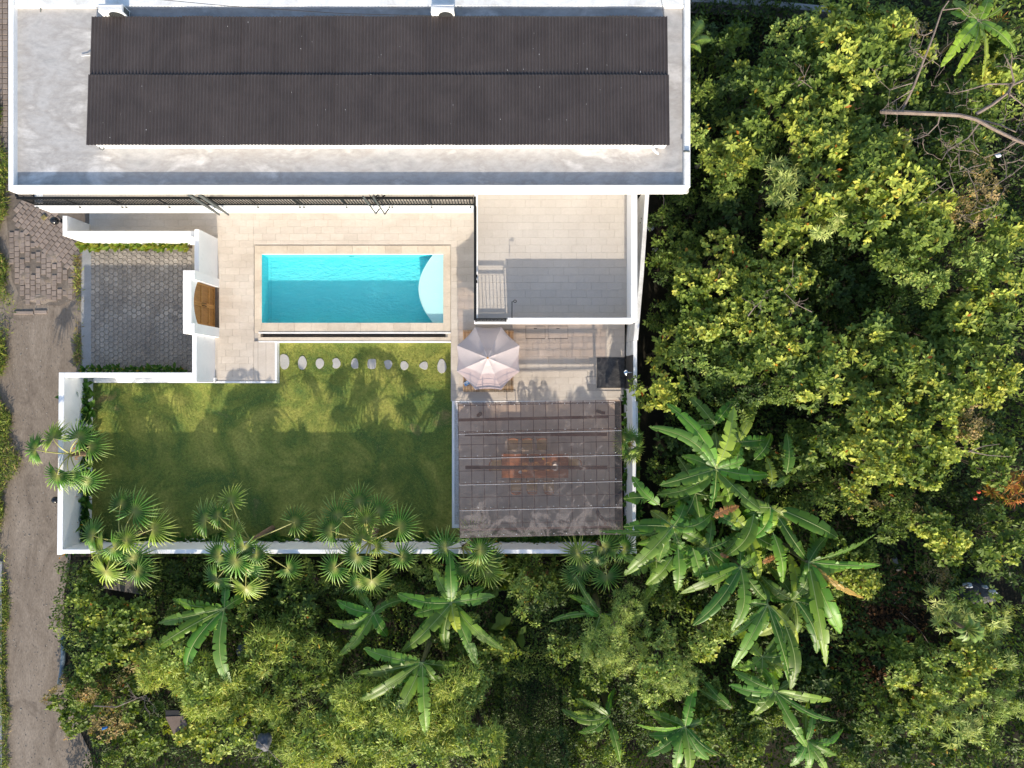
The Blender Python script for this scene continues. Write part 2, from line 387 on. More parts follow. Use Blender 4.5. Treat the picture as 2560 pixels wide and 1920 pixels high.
# ================================================================== DECK
DZ = 0.45
deck = obj("pool_deck", (MB().box(X(223,DZ),X(530,DZ),Y(590,DZ),8.6,-0.1,DZ-0.022)
                         .box(X(530,DZ),X(635,DZ),Y(953,DZ),8.6,-0.1,DZ-0.022)
                         .box(X(635,DZ),X(1127,DZ),Y(611,DZ),8.6,-0.1,DZ-0.022)
                         .box(X(1127,DZ),X(1562,DZ),Y(1003,DZ),8.6,-0.1,DZ-0.022)
                         .box(X(635,DZ),X(687,DZ),Y(953,DZ),Y(853,DZ),-0.1,DZ-0.022)), JOINT, kind="structure")
TL, TW, GAP = 0.61, 0.306, 0.004
def tiles_in(rect, z, L=TL, W=TW, ox=0.0, oy=0.0):
    x0, x1, y0, y1 = rect; out = []
    j = math.floor((y0-oy)/W)
    while oy + j*W < y1:
        a0, a1 = max(y0, oy+j*W), min(y1, oy+(j+1)*W)
        off = ox + (L*0.5 if j % 2 else 0) + (L*0.17 if j % 3 == 0 else 0)
        i = math.floor((x0-off)/L)
        while off + i*L < x1:
            b0, b1 = max(x0, off+i*L), min(x1, off+(i+1)*L)
            if b1-b0 > 0.05 and a1-a0 > 0.04: out.append((b0+GAP/2, b1-GAP/2, a0+GAP/2, a1-GAP/2))
            i += 1
        j += 1
    return out
cache = {}
def tile_mesh(wd, dp, th, m, nm="tile"):
    k = (round(wd,3), round(dp,3), round(th,3), m.name)
    if k not in cache:
        mb = MB().bbox(-wd/2, wd/2, -dp/2, dp/2, 0, th, 0.004)
        me = bpy.data.meshes.new(nm); me.from_pydata(mb.v, [], mb.f); me.materials.append(m); cache[k] = me
    return cache[k]
rects = [(X(223,DZ),X(544,DZ),Y(588,DZ),8.5), (X(544,DZ),X(634,DZ),Y(952,DZ),8.5), (X(634,DZ),X(1128,DZ),Y(610,DZ),8.5),
         (X(1128,DZ),X(1562,DZ),Y(1002,DZ),8.5)]
alltiles = []
for r_ in rects: alltiles += tiles_in(r_, DZ)
shx = (X(1492,DZ), X(1562,DZ), Y(970,DZ), Y(893,DZ))
alltiles = [t for t in alltiles if not (t[1] > shx[0] and t[0] < shx[1] and t[3] > shx[2] and t[2] < shx[3])]
def vis(t):
    cx, cy = (t[0]+t[1])/2, (t[2]+t[3])/2
    if cy > Y(537,DZ): return 5
    if cx > X(1190,DZ) and cy > Y(812,DZ): return 5
    if cx < X(545,DZ) : return 1.5 if cy > Y(575,DZ) else 4
    a = -(t[1]-t[0])*(t[3]-t[2])
    return a
alltiles.sort(key=vis)
db = wloc(deck); rest = MB()
for k, t in enumerate(alltiles):
    zz = DZ-0.022
    if k < 300:
        o = link("tile", tile_mesh(t[1]-t[0], t[3]-t[2], 0.022, DECK), None, deck)
        o.location = Vector(((t[0]+t[1])/2, (t[2]+t[3])/2, zz + rr.uniform(-.001,.001))) - db
    else: rest.bbox(*t, zz, DZ, 0.004)
obj("tile", rest, DECK, deck, kind="stuff")
# step strip beside the lawn (long slabs)
m = MB().bbox(X(635,DZ),X(645,DZ)-.006,Y(953,DZ),Y(853,DZ),DZ-.022,DZ+.002,.004); obj("step_slab", m, DECK, deck)
m = MB().bbox(X(645,DZ),X(665,DZ)-.006,Y(953,DZ),Y(856,DZ),DZ-.022,DZ-.004,.004); obj("step_slab", m, DECK, deck)
m = MB().bbox(X(665,DZ),X(687,DZ),Y(953,DZ),Y(856,DZ),DZ-.022,DZ,.004); obj("step_slab", m, DECK, deck)
# white painted edges of the deck towards the lawn
m = MB().box(X(537,DZ),X(689,DZ)+.05,Y(956,DZ)-.03,Y(953,DZ)-.002,-.1,DZ+.02); m.box(X(687,DZ)+.003,X(689,DZ)+.05,Y(953,DZ),Y(853,DZ),-.1,DZ+.004)
obj("deck_edge", m, WHITE, deck)
for (a, b) in ((1314,1363),(1370,1420)):
    t = thing("access_hatch", "square tile-filled access hatch in the deck below the terrace, " + ("left one nearer the umbrella" if a < 1350 else "right one farther from the umbrella"), "hatch", P((a+b)/2, 831, DZ), "access hatches in the deck")
    x0,x1,y0,y1 = X(a,DZ),X(b,DZ),Y(847,DZ),Y(815,DZ)
    obj("frame", MB().box(x0,x1,y0,y0+.022,DZ-.01,DZ+.008).box(x0,x1,y1-.012,y1,DZ-.01,DZ+.008).box(x0,x0+.012,y0+.012,y1-.012,DZ-.01,DZ+.008).box(x1-.012,x1,y0+.012,y1-.012,DZ-.01,DZ+.008), GUTTER, t)
    obj("cover", MB().box(x0+.014,x1-.014,y0+.014,y1-.014,DZ+.001,DZ+.006), DECK, t)
    obj("handle", MB().box((x0+x1)/2-.07,(x0+x1)/2+.07,y1-.13,y1-.105,DZ+.006,DZ+.012), BLACKM, t)

# ================================================================== LAWN
LZ = 0.10
m = MB().box(X(228,LZ),X(1131,LZ),Y(1392,LZ),Y(958,LZ),-.1,LZ).box(X(689,DZ)+.055,X(1131,LZ),Y(958,LZ)+.001,Y(852,DZ),-.1,LZ)
m.box(X(1131,LZ)+.001,X(1600,LZ),Y(1392,LZ),Y(1320,LZ),-.1,LZ-.01).box(X(1563,LZ),X(1600,LZ),Y(1320,LZ)+.001,Y(972,LZ),-.1,LZ-.01)
lawn = obj("lawn", m, LAWN, kind="structure")
m = MB(); m.box(X(188,.1),X(228,.1)-.002,Y(1392,.1),Y(958,.1),-.1,.095); obj("planting_bed", m, LITTER, kind="structure")
# grass blades
def blades(n, x0, x1, y0, y1, z, hgt, cols, nm, extra=None):
    px = NR.uniform(x0, x1, n); py = NR.uniform(y0, y1, n)
    a = NR.uniform(0, 2*np.pi, n); h = NR.uniform(.5, 1.0, n)*hgt; wd = NR.uniform(.006, .014, n)
    lean = NR.uniform(.1, .9, n)*h
    V = np.zeros((n, 3, 3)); ca, sa = np.cos(a), np.sin(a)
    V[:,0] = np.stack([px-sa*wd, py+ca*wd, np.full(n, z)], 1); V[:,1] = np.stack([px+sa*wd, py-ca*wd, np.full(n, z)], 1)
    V[:,2] = np.stack([px+ca*lean, py+sa*lean, z+h], 1)
    C = np.repeat(np.array(cols)[NR.integers(0, len(cols), n)]*NR.uniform(.7,1.25,(n,1)), 3, 0)
    if extra is not None: C = extra(V[:,0], C)
    me = fast_mesh(nm, V.reshape(-1,3), np.arange(n*3).reshape(-1,3)); color_attr(me, C); return me
gcols = [(0.21,0.26,0.055),(0.11,0.19,0.04),(0.31,0.34,0.08),(0.40,0.35,0.14)]
me = blades(60000, X(232,LZ), X(1128,LZ), Y(1375,LZ), Y(960,LZ), LZ-.005, .045, gcols, "grass")
link("grass", me, LEAF, kind="stuff", label="short mown lawn grass", cat="grass")
me = blades(16000, X(690,LZ), X(1127,LZ), Y(960,LZ), Y(856,LZ), LZ-.005, .045, gcols, "grass")
link("grass", me, LEAF, kind="stuff", label="short mown lawn grass beside the stepping stones", cat="grass")

# stepping stones
zs = LZ + .03
stones = [
 ("tall smooth oval", [(699,890),(704,885),(712,885),(720,890),(723,900),(723,912),(717,922),(708,924),(701,918),(699,905)]),
 ("egg-shaped", [(744,910),(746,896),(754,889),(760,890),(766,900),(767,912),(762,922),(754,925),(747,921)]),
 ("small round", [(788,908),(791,898),(799,895),(807,898),(811,907),(807,917),(799,923),(792,919)]),
 ("kite-shaped", [(829,900),(838,894),(846,896),(853,909),(847,919),(838,922),(830,917),(833,908)]),
 ("pentagon house-shaped", [(877,902),(887,893),(895,901),(896,918),(893,922),(878,921)]),
 ("squarish blue-grey", [(919,900),(924,897),(938,897),(940,901),(940,918),(935,923),(922,922),(918,917)]),
 ("arrow-shaped", [(959,903),(969,899),(978,901),(982,912),(972,926),(963,919),(961,910)]),
 ("small half-round", [(1001,906),(1008,902),(1016,904),(1023,914),(1016,924),(1007,926),(1001,919)]),
 ("drop-shaped", [(1046,915),(1053,906),(1062,903),(1069,906),(1070,918),(1065,925),(1055,922)]),
 ("large egg-shaped", [(1092,919),(1096,902),(1103,896),(1110,899),(1117,914),(1115,928),(1106,934),(1097,931)])]
places = ["first of the row, at the deck step","second from the deck step","third from the deck step","fourth from the deck step","fifth in the row","sixth in the row","seventh in the row","eighth in the row","ninth in the row","last of the row, beside the umbrella deck"]
for (nm, pts), pl in zip(stones, places):
    q = poly_px(pts, zs); n = len(q)
    fine = []      # round the outline
    for i in range(n):
        a, b, c = Vector(q[i-1]), Vector(q[i]), Vector(q[(i+1) % n])
        fine += [tuple(b.lerp(a, .28)), tuple(b.lerp(c, .28))]
    m = MB(); m.prism(fine[::-1] if True else fine, LZ-.03, zs, .012)
    obj("stepping_stone", m, STONE, label=f"{nm} pale stepping stone, {pl}", cat="stepping stone", group="stepping stones across the lawn")

# ================================================================== POOL
WZ = DZ - 0.05
pool = thing("swimming_pool", "rectangular turquoise swimming pool with a pale curved shallow shelf", "swimming pool", P(880, 720, -0.5))
px0, px1, py0, py1 = X(655,WZ), X(1108,WZ), Y(807,WZ), Y(635,WZ)
FLZ = -0.40
arc = []          # shelf edge, from north to south (plan, at the shelf level)
SZ = WZ - 0.14
for k in range(25):
    t = k/24; v = 633 + (807-633)*t
    s_ = (t-0.5)*2
    arc.append((X(1047 + 37*abs(s_)**1.9, SZ), py1 + (py0-py1)*t))
fl = MB(); fl.box(px0, px1, py0, py1, FLZ-.1, FLZ); obj("pool_floor", fl, POOLM, pool)
wl = MB()
wl.box(px0-.1, px0, py0, py1, FLZ-.1, WZ+.02).box(px1, px1+.1, py0, py1, FLZ-.1, WZ+.02)
wl.box(px0-.1, px1+.1, py1, py1+.1, FLZ-.1, WZ+.02).box(px0-.1, px1+.1, py0-.1, py0, FLZ-.1, WZ-.01)
obj("pool_wall", wl, POOLM, pool)
m = MB(); m.prism([(px1, py0+.002)]+[(px1, py1-.002)]+[(a, min(max(b, py0+.002), py1-.002)) for a, b in arc], FLZ+.003, SZ)
obj("shallow_shelf", m, SHELFM, pool)
m = MB()
for k in range(24):       # thin pale nosing along the curved edge
    a, b = arc[k], arc[k+1]; m.wallseg(a, b, .03, SZ+.001, SZ+.012)
obj("shelf_nosing", m, SHELFM, pool)
# thin pale waterline band on the north side and floor joint lines
obj("waterline", MB().box(px0,px1,py1-.02,py1-.001,WZ-.04,WZ+.04), WHITE, pool)
# water: one clear sheet with ripples
wm, n, l, b = newmat("pool_water")
tr = n.new("ShaderNodeBsdfTransparent"); tr.inputs[0].default_value = (0.86, 0.97, 0.98, 1)
gl = n.new("ShaderNodeBsdfGlossy"); gl.inputs["Roughness"].default_value = 0.03
geo = n.new("ShaderNodeNewGeometry")
mp = n.new("ShaderNodeMapping"); mp.inputs["Scale"].default_value = (1, 2.2, 1); l.new(geo.outputs["Position"], mp.inputs[0])
bp = n.new("ShaderNodeBump"); bp.inputs["Strength"].default_value = 0.9; bp.inputs["Distance"].default_value = 0.05
l.new(noise(n, l, mp.outputs[0], 4.0, 3, .5, 1.2), bp.inputs["Height"])
l.new(bp.outputs[0], gl.inputs["Normal"])
mx = n.new("ShaderNodeMixShader"); mx.inputs[0].default_value = 0.035; l.new(tr.outputs[0], mx.inputs[1]); l.new(gl.outputs[0], mx.inputs[2])
l.new(mx.outputs[0], n["Material Output"].inputs[0])
m = MB().add([(px0+.001,py0,WZ),(px1-.001,py0,WZ),(px1-.001,py1-.021,WZ),(px0+.001,py1-.021,WZ)], [(0,1,2,3)])
obj("water", m, wm, pool)
obj("inlet", MB().box(X(873,-.1),X(886,-.1),py1-.03,py1-.001,-.06,-.02), BLACKM, pool)
# drop in floor joints
m = MB(); zf = FLZ+.003
for u in (673,): m.box(px0+.12+0, px0+.128, py0+.0, py1-.0, FLZ, zf)
obj("floor_joint", m, mat("pool_joint", [(0.3,(0.03,0.32,0.36)),(0.7,(0.04,0.36,0.40))]), pool)
# coping: individual stones
def coping_run(x0, x1, y0, y1, L, along):
    n_ = max(1, round(((x1-x0) if along == 'x' else (y1-y0))/L))
    for k in range(n_):
        if along == 'x': a = x0+(x1-x0)*k/n_; b = x0+(x1-x0)*(k+1)/n_; t = (a+.003, b-.003, y0, y1)
        else: a = y0+(y1-y0)*k/n_; b = y0+(y1-y0)*(k+1)/n_; t = (x0, x1, a+.003, b-.003)
        o = link("coping_stone", tile_mesh(t[1]-t[0], t[3]-t[2], .045, COPING, "coping_stone"), None, pool)
        o.location = Vector(((t[0]+t[1])/2, (t[2]+t[3])/2, DZ-.045 - .012)) - wloc(pool)
ZC = DZ
cx0, cx1, cy1, cyS = X(636,ZC)+.004, X(1126,ZC)-.004, Y(613,ZC), Y(831,ZC)
coping_run(cx0, cx1, py1+.002, cy1-.012, 0.75, 'x')
coping_run(cx0, px0-.002, cyS, py1, 0.62, 'y')
coping_run(px1+.002, cx1, cyS, py1, 0.62, 'y')
coping_run(px0, px1, cyS, py0-.002, 0.74, 'x')
obj("coping_bed", MB().box(px0-.1+0,px0-.11,0,0.001,0,0.001).box(X(635,DZ)+.001,px0-.101,Y(853,DZ),Y(611,DZ)-.001,-.1,DZ-.06).box(px1+.101,X(1127,DZ)-.001,Y(853,DZ),Y(611,DZ)-.001,-.1,DZ-.06).box(px0-.1,px1+.1,py1+.101,Y(611,DZ)-.001,-.1,DZ-.06).box(px0-.1,px1+.1,Y(831,DZ),py0-.101,-.1,DZ-.06), JOINT, pool)
# white rims and the dark overflow channel south of the pool
y831, y834, y843, y853 = Y(830.5,DZ), Y(833.5,DZ), Y(843,DZ), Y(853,DZ)
xw, xe = X(651,DZ), X(1119,DZ)
obj("channel_rim", MB().box(X(646,DZ),X(1127,DZ)-.003,y834,y831-.003,.0,DZ+.012).box(X(646,DZ),X(1127,DZ)-.003,y853-.05,y853+.001,-.1,DZ+.014), WHITE, pool)
obj("channel_floor", MB().box(xw,xe,y843,y834-.001,-.05,DZ-.32), GUTTER, pool)
obj("channel_side", MB().box(X(646,DZ),xw-.001,y843,y834-.001,-.05,DZ+.005).box(xe+.001,X(1127,DZ)-.003,y843,y834-.001,-.05,DZ+.005).box(X(646,DZ),X(1127,DZ)-.003,y853+.002,y843-.001,-.05,DZ), COPING, pool)
obj("drain", MB().lathe((X(1115,DZ),(y834+y843)/2,DZ-.32),[(.06,0),(.06,.012),(.045,.014)],14), BLACKM, pool)

# ================================================================== HOUSE
hs = thing("house", "white two-storey house with a flat roof, dark corrugated roofing, balcony and roof terrace", "house", (-5.8, 10.5, 0))
RZ, PZ = 6.60, 6.82
rx0, rx1, ry0, ry1 = X(20,PZ), X(1726,PZ), Y(475.5,PZ), 15.6
obj("wall", MB().box(rx0+.5, rx1-.5, 8.6, ry1-.3, 0, RZ-.25), WHITE, hs)
obj("roof_slab", MB().box(rx0, rx1, ry0, ry1, RZ-.25, RZ), SLAB, hs)
pin_s, pin_w, pin_e, pin_n = Y(462.5,PZ), X(32.5,PZ), X(1711,PZ), Y(12.5,PZ)
e = .004
m = MB().prism([(rx0-e,ry0-e),(rx1-.13,ry0-e),(rx1+e,ry0+.13),(rx1+e,pin_s),(rx0-e,pin_s)], RZ-.27, PZ, .02); obj("parapet", m, WHITE, hs)
m = MB().bbox(rx0-e,pin_w,pin_s+.001,ry1,RZ-.27,PZ+.001,.02); obj("parapet", m, WHITE, hs)
m = MB().bbox(pin_e,rx1+e,pin_s+.001,ry1,RZ-.3,PZ-.001,.02); obj("parapet", m, WHITEW, hs)
m = MB().bbox(pin_w+.001,pin_e-.001,pin_n,pin_n+1.2,RZ,PZ-.06,.02); obj("parapet", m, WHITEW, hs)
# corrugated roofing: two rows of sheets falling to the north
zS, zN = 7.18, 6.955
SX0, SX1 = X(217,zS), X(1673,zS)
yS, yN = Y(363,zS), Y(39,zN)
ymid = yS + (yN-yS)*0.515
WAV = 9; NSH = 19; sw = (SX1-SX0)/NSH
def sheet_mesh(y0, y1, z0, z1, w_, x_off0=0.0, x_off1=0.0):
    n_ = WAV*8; vs = []; fs = []; ny = 3
    for j in range(ny):
        t = j/(ny-1); y = y0+(y1-y0)*t; z = z0+(z1-z0)*t
        for i in range(n_+1):
            x = w_*i/n_; vs.append((x, y, z + .026*math.cos(2*math.pi*i/8)))
    for j in range(ny-1):
        for i in range(n_): a = j*(n_+1)+i; fs.append((a, a+1, a+n_+2, a+n_+1))
    k = len(vs); vs += [(x, y, z-.006) for x, y, z in vs]     # thickness
    fs += [tuple(reversed([q+k for q in f_])) for f_ in list(fs)]
    for i in range(n_):
        fs.append((i+k, i+1+k, i+1, i)); a = (ny-1)*(n_+1)+i; fs.append((a, a+1, a+1+k, a+k))
    for j in range(ny-1):
        a = j*(n_+1); b = a+n_+1; fs.append((a, b, b+k, a+k)); a += n_; b += n_; fs.append((a+k, b+k, b, a))
    me = bpy.data.meshes.new("roof_sheet"); me.from_pydata(vs, [], fs); me.materials.append(SHEET); return me
slope = (zN-zS)/(yN-yS)
lowm = sheet_mesh(0, ymid+.12-yS, 0, slope*(ymid+.12-yS), sw+.012)
upm = sheet_mesh(0, yN-ymid, 0, slope*(yN-ymid), sw+.012)
for k in range(NSH):
    o = link("roof_sheet", lowm, None, hs); o.location = Vector((SX0+k*sw+rr.uniform(-.003,.003), yS+rr.uniform(-.006,.006), zS+.012+(.008 if k % 2 else 0))) - wloc(hs)
for k in range(NSH):
    sh = 0.24*(1 - 0)      # the whole upper row sits a little to the right at its west end
    o = link("roof_sheet", upm, None, hs); o.location = Vector((SX0+.02+k*(sw*0.9975)+rr.uniform(-.006,.006), ymid+rr.uniform(-.02,.02), zS+slope*(ymid-yS)-.030+(.008 if k % 2 else 0))) - wloc(hs)
    o.rotation_euler = (0, 0, 0)
# kerb walls under the sheets
fb_ = yS+.10
obj("roof_upstand", MB().box(SX0+.15, SX1-.03, fb_, fb_+.12, RZ, zS-.03), WHITE, hs)
obj("roof_upstand", MB().box(SX0+.15, SX0+.27, fb_+.121, yN-.3, RZ, zN-.06), WHITEW, hs)
obj("roof_upstand", MB().box(SX1-.15, SX1-.03, fb_+.121, yN-.3, RZ, zN-.06), WHITEW, hs)
obj("roof_upstand", MB().box(SX0+.271, SX1-.151, yN-.42, yN-.3, RZ, zN-.06), DARKIN, hs)
# white specks (bird lime, debris) on the sheets are left to small real flakes
m = MB()
for _ in range(46):
    x = rr.uniform(SX0+.3, SX1-.2); y = rr.uniform(yS+.2, yN-.2); z = zS+slope*(y-yS)+.045; s_ = rr.uniform(.008,.022)
    m.add([(x,y,z),(x+s_,y+rr.uniform(-.01,.01),z),(x+s_*.8,y+s_*rr.uniform(.8,2.4),z+.004),(x,y+s_,z)], [(0,1,2,3)])
obj("debris", m, PLASTIC, hs, kind="stuff")
# bent pipes at the eaves
def bend(pts, r_, m_, nm, par, n_=8): return obj(nm, MB().tube(pts, r_, n_), m_, par, smooth=True)
z_=RZ+.12
bend([P(1631,366,z_+.15),P(1633,372,z_+.12),P(1638,379,z_+.05),P(1646,384,z_-.02)], .045, PLASTIC, "pipe", hs)
bend([P(248,364,z_),P(249,372,z_-.02),P(256,375,z_-.04),P(260,372,z_-.04),P(258,364,z_)], .018, GREYST, "pipe", hs)
bend([P(1708,378,PZ+.03),P(1716,378,PZ+.05),P(1724,378.5,PZ+.05)], .035, GREYST, "pipe", hs)
bend([P(203,140,RZ+.05),P(216,139,RZ+.06),P(226,139,RZ+.12)], .012, PLASTIC, "pipe", hs)
# small pipe stub at the northwest and overhead wire
bend([P(102,4,RZ+.02),P(102,10,RZ+.06),P(101,30,RZ+.03)], .02, GREYST, "pipe", hs)
bend([P(103,10,RZ+.05),P(112,14,RZ+.08),P(124,15,RZ+.05)], .02, GREYST, "pipe", hs)
m = MB().tube([P(330,-8,7.7),P(560,14,7.55),P(860,34,7.45),P(1180,42,7.4),P(1500,41,7.38),P(1650,46,7.3)], .010, 4)
obj("cable", m, mat("cable_rubber", [(0.3,(0.03,0.03,0.03)),(0.7,(0.05,0.045,0.04))]), label="thin dark cable stretched over the north edge of the house roof", cat="cable")
obj("cable", MB().tube([P(1652,-6,7.6),P(1656,14,7.5),P(1660,42,7.3)], .009, 4), bpy.data.materials["cable_rubber"], label="short thin cable dropping to the roof's northeast corner", cat="cable")

# air conditioner outdoor units at the north edge
def ac(u0, u1, lab, ztop=7.22):
    x0, x1 = X(u0,ztop), X(u1,ztop); y0, y1 = Y(29,ztop), Y(9,ztop)
    t = thing("air_conditioner", lab, "air conditioner", ((x0+x1)/2,(y0+y1)/2,RZ+.1), "air conditioners on the roof")
    obj("casing", MB().bbox(x0,x1,y0,y1,RZ+.12,ztop,.015), PLASTIC, t)
    m = MB()
    for k in range(5):
        y = y0+.03+(y1-y0-.06)*k/5; m.bbox(x0+.02,x1-.02,y,y+.022,ztop+.0005,ztop+.016,.006)
    obj("lid_rib", m, PLASTIC, t)
    m = MB(); xc = x0+(x1-x0)*.62; zc = (RZ+.12+ztop)/2; ring = []
    for k in range(24):
        a = 2*math.pi*k/24; ring.append((xc+.25*math.cos(a), y0-.012, zc+.25*math.sin(a)))
    m.add(ring, [tuple(range(24))]); obj("fan_opening", m, DARKIN, t)
    m = MB()
    for r_ in (.06,.12,.18,.25):
        m.tube([(xc+r_*math.cos(2*math.pi*k/20), y0-.02, zc+r_*math.sin(2*math.pi*k/20)) for k in range(21)], .005, 4, False)
    obj("fan_grille", m, GREYST, t)
    m = MB()
    for k in range(12):
        z = RZ+.18+(ztop-RZ-.26)*k/12; m.box(x1+.001, x1+.006, y0+.04, y1-.04, z, z+.018)
    obj("side_grille", m, GREYST, t)
    for (a, b) in ((x0+.05,x0+.12),(x1-.12,x1-.05)): obj("foot", MB().box(a,b,y0-.03,y1+.03,RZ+.001,RZ+.119), GREYST, t)
ac(245, 305, "white outdoor air conditioner at the west end of the dark roofing")
ac(1077, 1135, "white outdoor air conditioner at the middle of the roof's north edge")

# balcony
BZ = 3.40
bx0, bx1, by0 = X(86,BZ), X(1187,BZ), Y(516,BZ)
obj("balcony_slab", MB().box(bx0, bx1, by0, 8.598, BZ-1.05, BZ), WHITE, hs)
obj("balcony_floor", MB().box(bx0+.35, bx1-.01, by0+.10, 8.59, BZ+.002, BZ+.02), TERR, hs)
RH = 1.06
ry_ = by0+.06; rxw = bx0+.03
rail = MB()
rail.box(rxw, bx1, ry_-.05, ry_+.05, BZ+RH-.06, BZ+RH).box(rxw, bx1, ry_-.025, ry_+.025, BZ+RH-.14, BZ+RH-.11).box(rxw, bx1, ry_-.03, ry_+.03, BZ+.05, BZ+.075)
rail.box(rxw-.05, rxw+.05, ry_+.051, 8.6, BZ+RH-.06, BZ+RH).box(rxw-.02, rxw+.02, ry_+.031, 8.6, BZ+.06, BZ+.095)
rl = obj("railing", rail, BLACKM, hs)
m = MB(); nb = 150
for k in range(nb+1):
    x = rxw+.03+(bx1-rxw-.08)*k/nb; m.box(x-.014, x+.014, ry_-.014, ry_+.014, BZ+.075, BZ+RH-.14)
for k in range(1, 8): y = ry_+(8.6-ry_)*k/8; m.box(rxw-.009, rxw+.009, y-.009, y+.009, BZ+.095, BZ+RH-.05)
obj("baluster", m, BLACKM, rl, kind="stuff")
for u in (91,198,304,314,422,536,546,644,749,759,866,973,980,1079,1176):
    x = X(u,BZ); obj("rail_post", MB().box(x-.022,x+.022,ry_-.022,ry_+.022,BZ-.04,BZ+RH-.05), BLACKM, rl)
    obj("rail_bracket", MB().box(x-.035,x+.035,by0-.045,by0+.0,BZ-.10,BZ-.005), GREYST, rl)
# tapered steel fins and the folding rack in front of the balcony
for (a, b, lab) in (((549,538),(478,484),"left"),((572,538),(503,484),"right")):
    z0, z1 = 2.75, 5.9
    p0 = P(a[0], a[1], z0)
    m = MB(); w0, w1 = .02, .085
    q = []
    for z, ww in ((z0,.012),(z0+.7,.055),(z1,.085)):
        q.append((z, ww))
    vs = []; fs = []
    for z, ww in q:
        yoff = .12*(z-z0)/(z1-z0)
        vs += [(p0.x-ww, p0.y-.02+yoff, z),(p0.x+ww, p0.y-.02+yoff, z),(p0.x+ww, p0.y+.05+yoff, z),(p0.x-ww, p0.y+.05+yoff, z)]
    for i in range(2):
        for k in range(4): fs.append((i*4+k, i*4+(k+1)%4, i*4+4+(k+1)%4, i*4+4+k))
    fs += [(3,2,1,0),(8,9,10,11)]
    m.add(vs, fs); obj("steel_fin", m, GREYST, label=f"tall dark tapered steel fin standing before the balcony, {lab} of the pair", cat="steel fin", group="steel fins at the balcony")
rk = thing("folding_rack", "grey metal folding rack with crossed bars fixed to the middle of the balcony railing", "rack", P(951,534,2.9))
z0, z1 = 3.0, 5.4
for (u, v) in ((939.5,534),(962,535)):
    p = P(u, v, z0); obj("upright", MB().tube([p, p+Vector((0,.05,z1-z0))], .032, 6), GREYST, rk)
    obj("arm", MB().tube([p, p+Vector((.75,.85,.25))], .028, 6), BLACKM, rk)
for k in range(4):
    p = P(934+k*9, 524-k*1.5, z0+.15) + Vector((.12, .18, 0)); obj("rung", MB().tube([p, p+Vector((0,.05,1.9))], .022, 5), GREYST, rk)
obj("cross_bar", MB().tube([P(936,508,4.2), P(962,488,4.4)], .028, 6), BLACKM, rk)
obj("cross_bar", MB().tube([P(930,500,4.6), P(946,486,4.7)], .028, 6), BLACKM, rk)

# roof terrace
TZ, TP = 3.30, 4.35
tx0, tx1, ty0 = X(1186,TZ), X(1593,TP), Y(802,TP)
tin_e, tin_s = X(1578,TP), Y(794,TP)
obj("terrace_slab", MB().box(tx0, tx1, ty0, 8.597, TZ-.35, TZ-.02), WHITE, hs)
tf = obj("terrace_floor", MB().box(tx0+.12, tin_e, ty0+.12, 8.59, TZ-.019, TZ-.005), JOINT, hs)
tb = wloc(tf)
for t in tiles_in((tx0+.16, tin_e, tin_s, 8.0), TZ, L=.62, W=.305, ox=.13, oy=tin_s):
    o = link("tile", tile_mesh(t[1]-t[0], t[3]-t[2], .02, TERR), None, tf); o.location = Vector(((t[0]+t[1])/2,(t[2]+t[3])/2,TZ-.005)) - tb
px_end = X(1269,TP)
obj("terrace_parapet", MB().bbox(px_end, tx1+e, ty0-e, tin_s, TZ-.36, TP, .015), WHITE, hs)
obj("terrace_parapet", MB().bbox(tin_e, tx1+e*2, tin_s+.001, 8.59, TZ-.3, TP-.001, .015), WHITE, hs)
obj("terrace_kerb", MB().box(tx0-e, tx0+.15, ty0-e, by0-.002, TZ-.34, TZ+.12).box(tx0+.151, px_end-.001, ty0-e, ty0+.15, TZ-.34, TZ+.12), WHITE, hs)
obj("terrace_kerb", MB().box(tx0-.001, tx0+.15, by0+.001, 8.58, TZ-.34, BZ+.12), WHITE, hs)
# terrace rails
rz0 = TZ+.12
m = MB(); xr = tx0+.075; ysr = ty0+.075; yn_ = by0+.05
m.box(xr-.04, xr+.04, ysr-.04, yn_+.1, rz0+.84, rz0+.90).box(xr-.018, xr+.018, ysr, yn_+.1, rz0+.04, rz0+.075)
m.box(xr+.026, px_end-.05, ysr-.03, ysr+.03, rz0+.84, rz0+.90).box(xr+.026, px_end-.05, ysr-.025, ysr+.025, rz0+.70, rz0+.745).box(xr+.026, px_end-.05, ysr-.025, ysr+.025, rz0+.05, rz0+.10)
m.box(px_end-.10, px_end-.051, ysr-.03, ysr+.03, rz0, rz0+.84).box(xr-.03, xr+.03, ysr-.03, ysr+.03, rz0, rz0+.84)
m.box(px_end-.05, px_end+.06, ysr-.02, ysr+.02, rz0+.8, rz0+.84)
rl2 = obj("railing", m, BLACKM, hs)
m = MB()
for k in range(1, 8): x = xr+(px_end-.1-xr)*k/8; m.box(x-.013,x+.013,ysr-.013,ysr+.013,rz0+.10,rz0+.70)
for k in range(1, 44): y = ysr+(yn_-ysr)*k/44; m.box(xr-.008,xr+.008,y-.008,y+.008,rz0+.075,rz0+.84)
obj("baluster", m, BLACKM, rl2, kind="stuff")
for v in (690,704): obj("rail_clamp", MB().box(xr+.026,xr+.09,Y(v,4.2)-.05,Y(v,4.2)+.05,rz0+.7,rz0+.84), BLACKM, rl2)
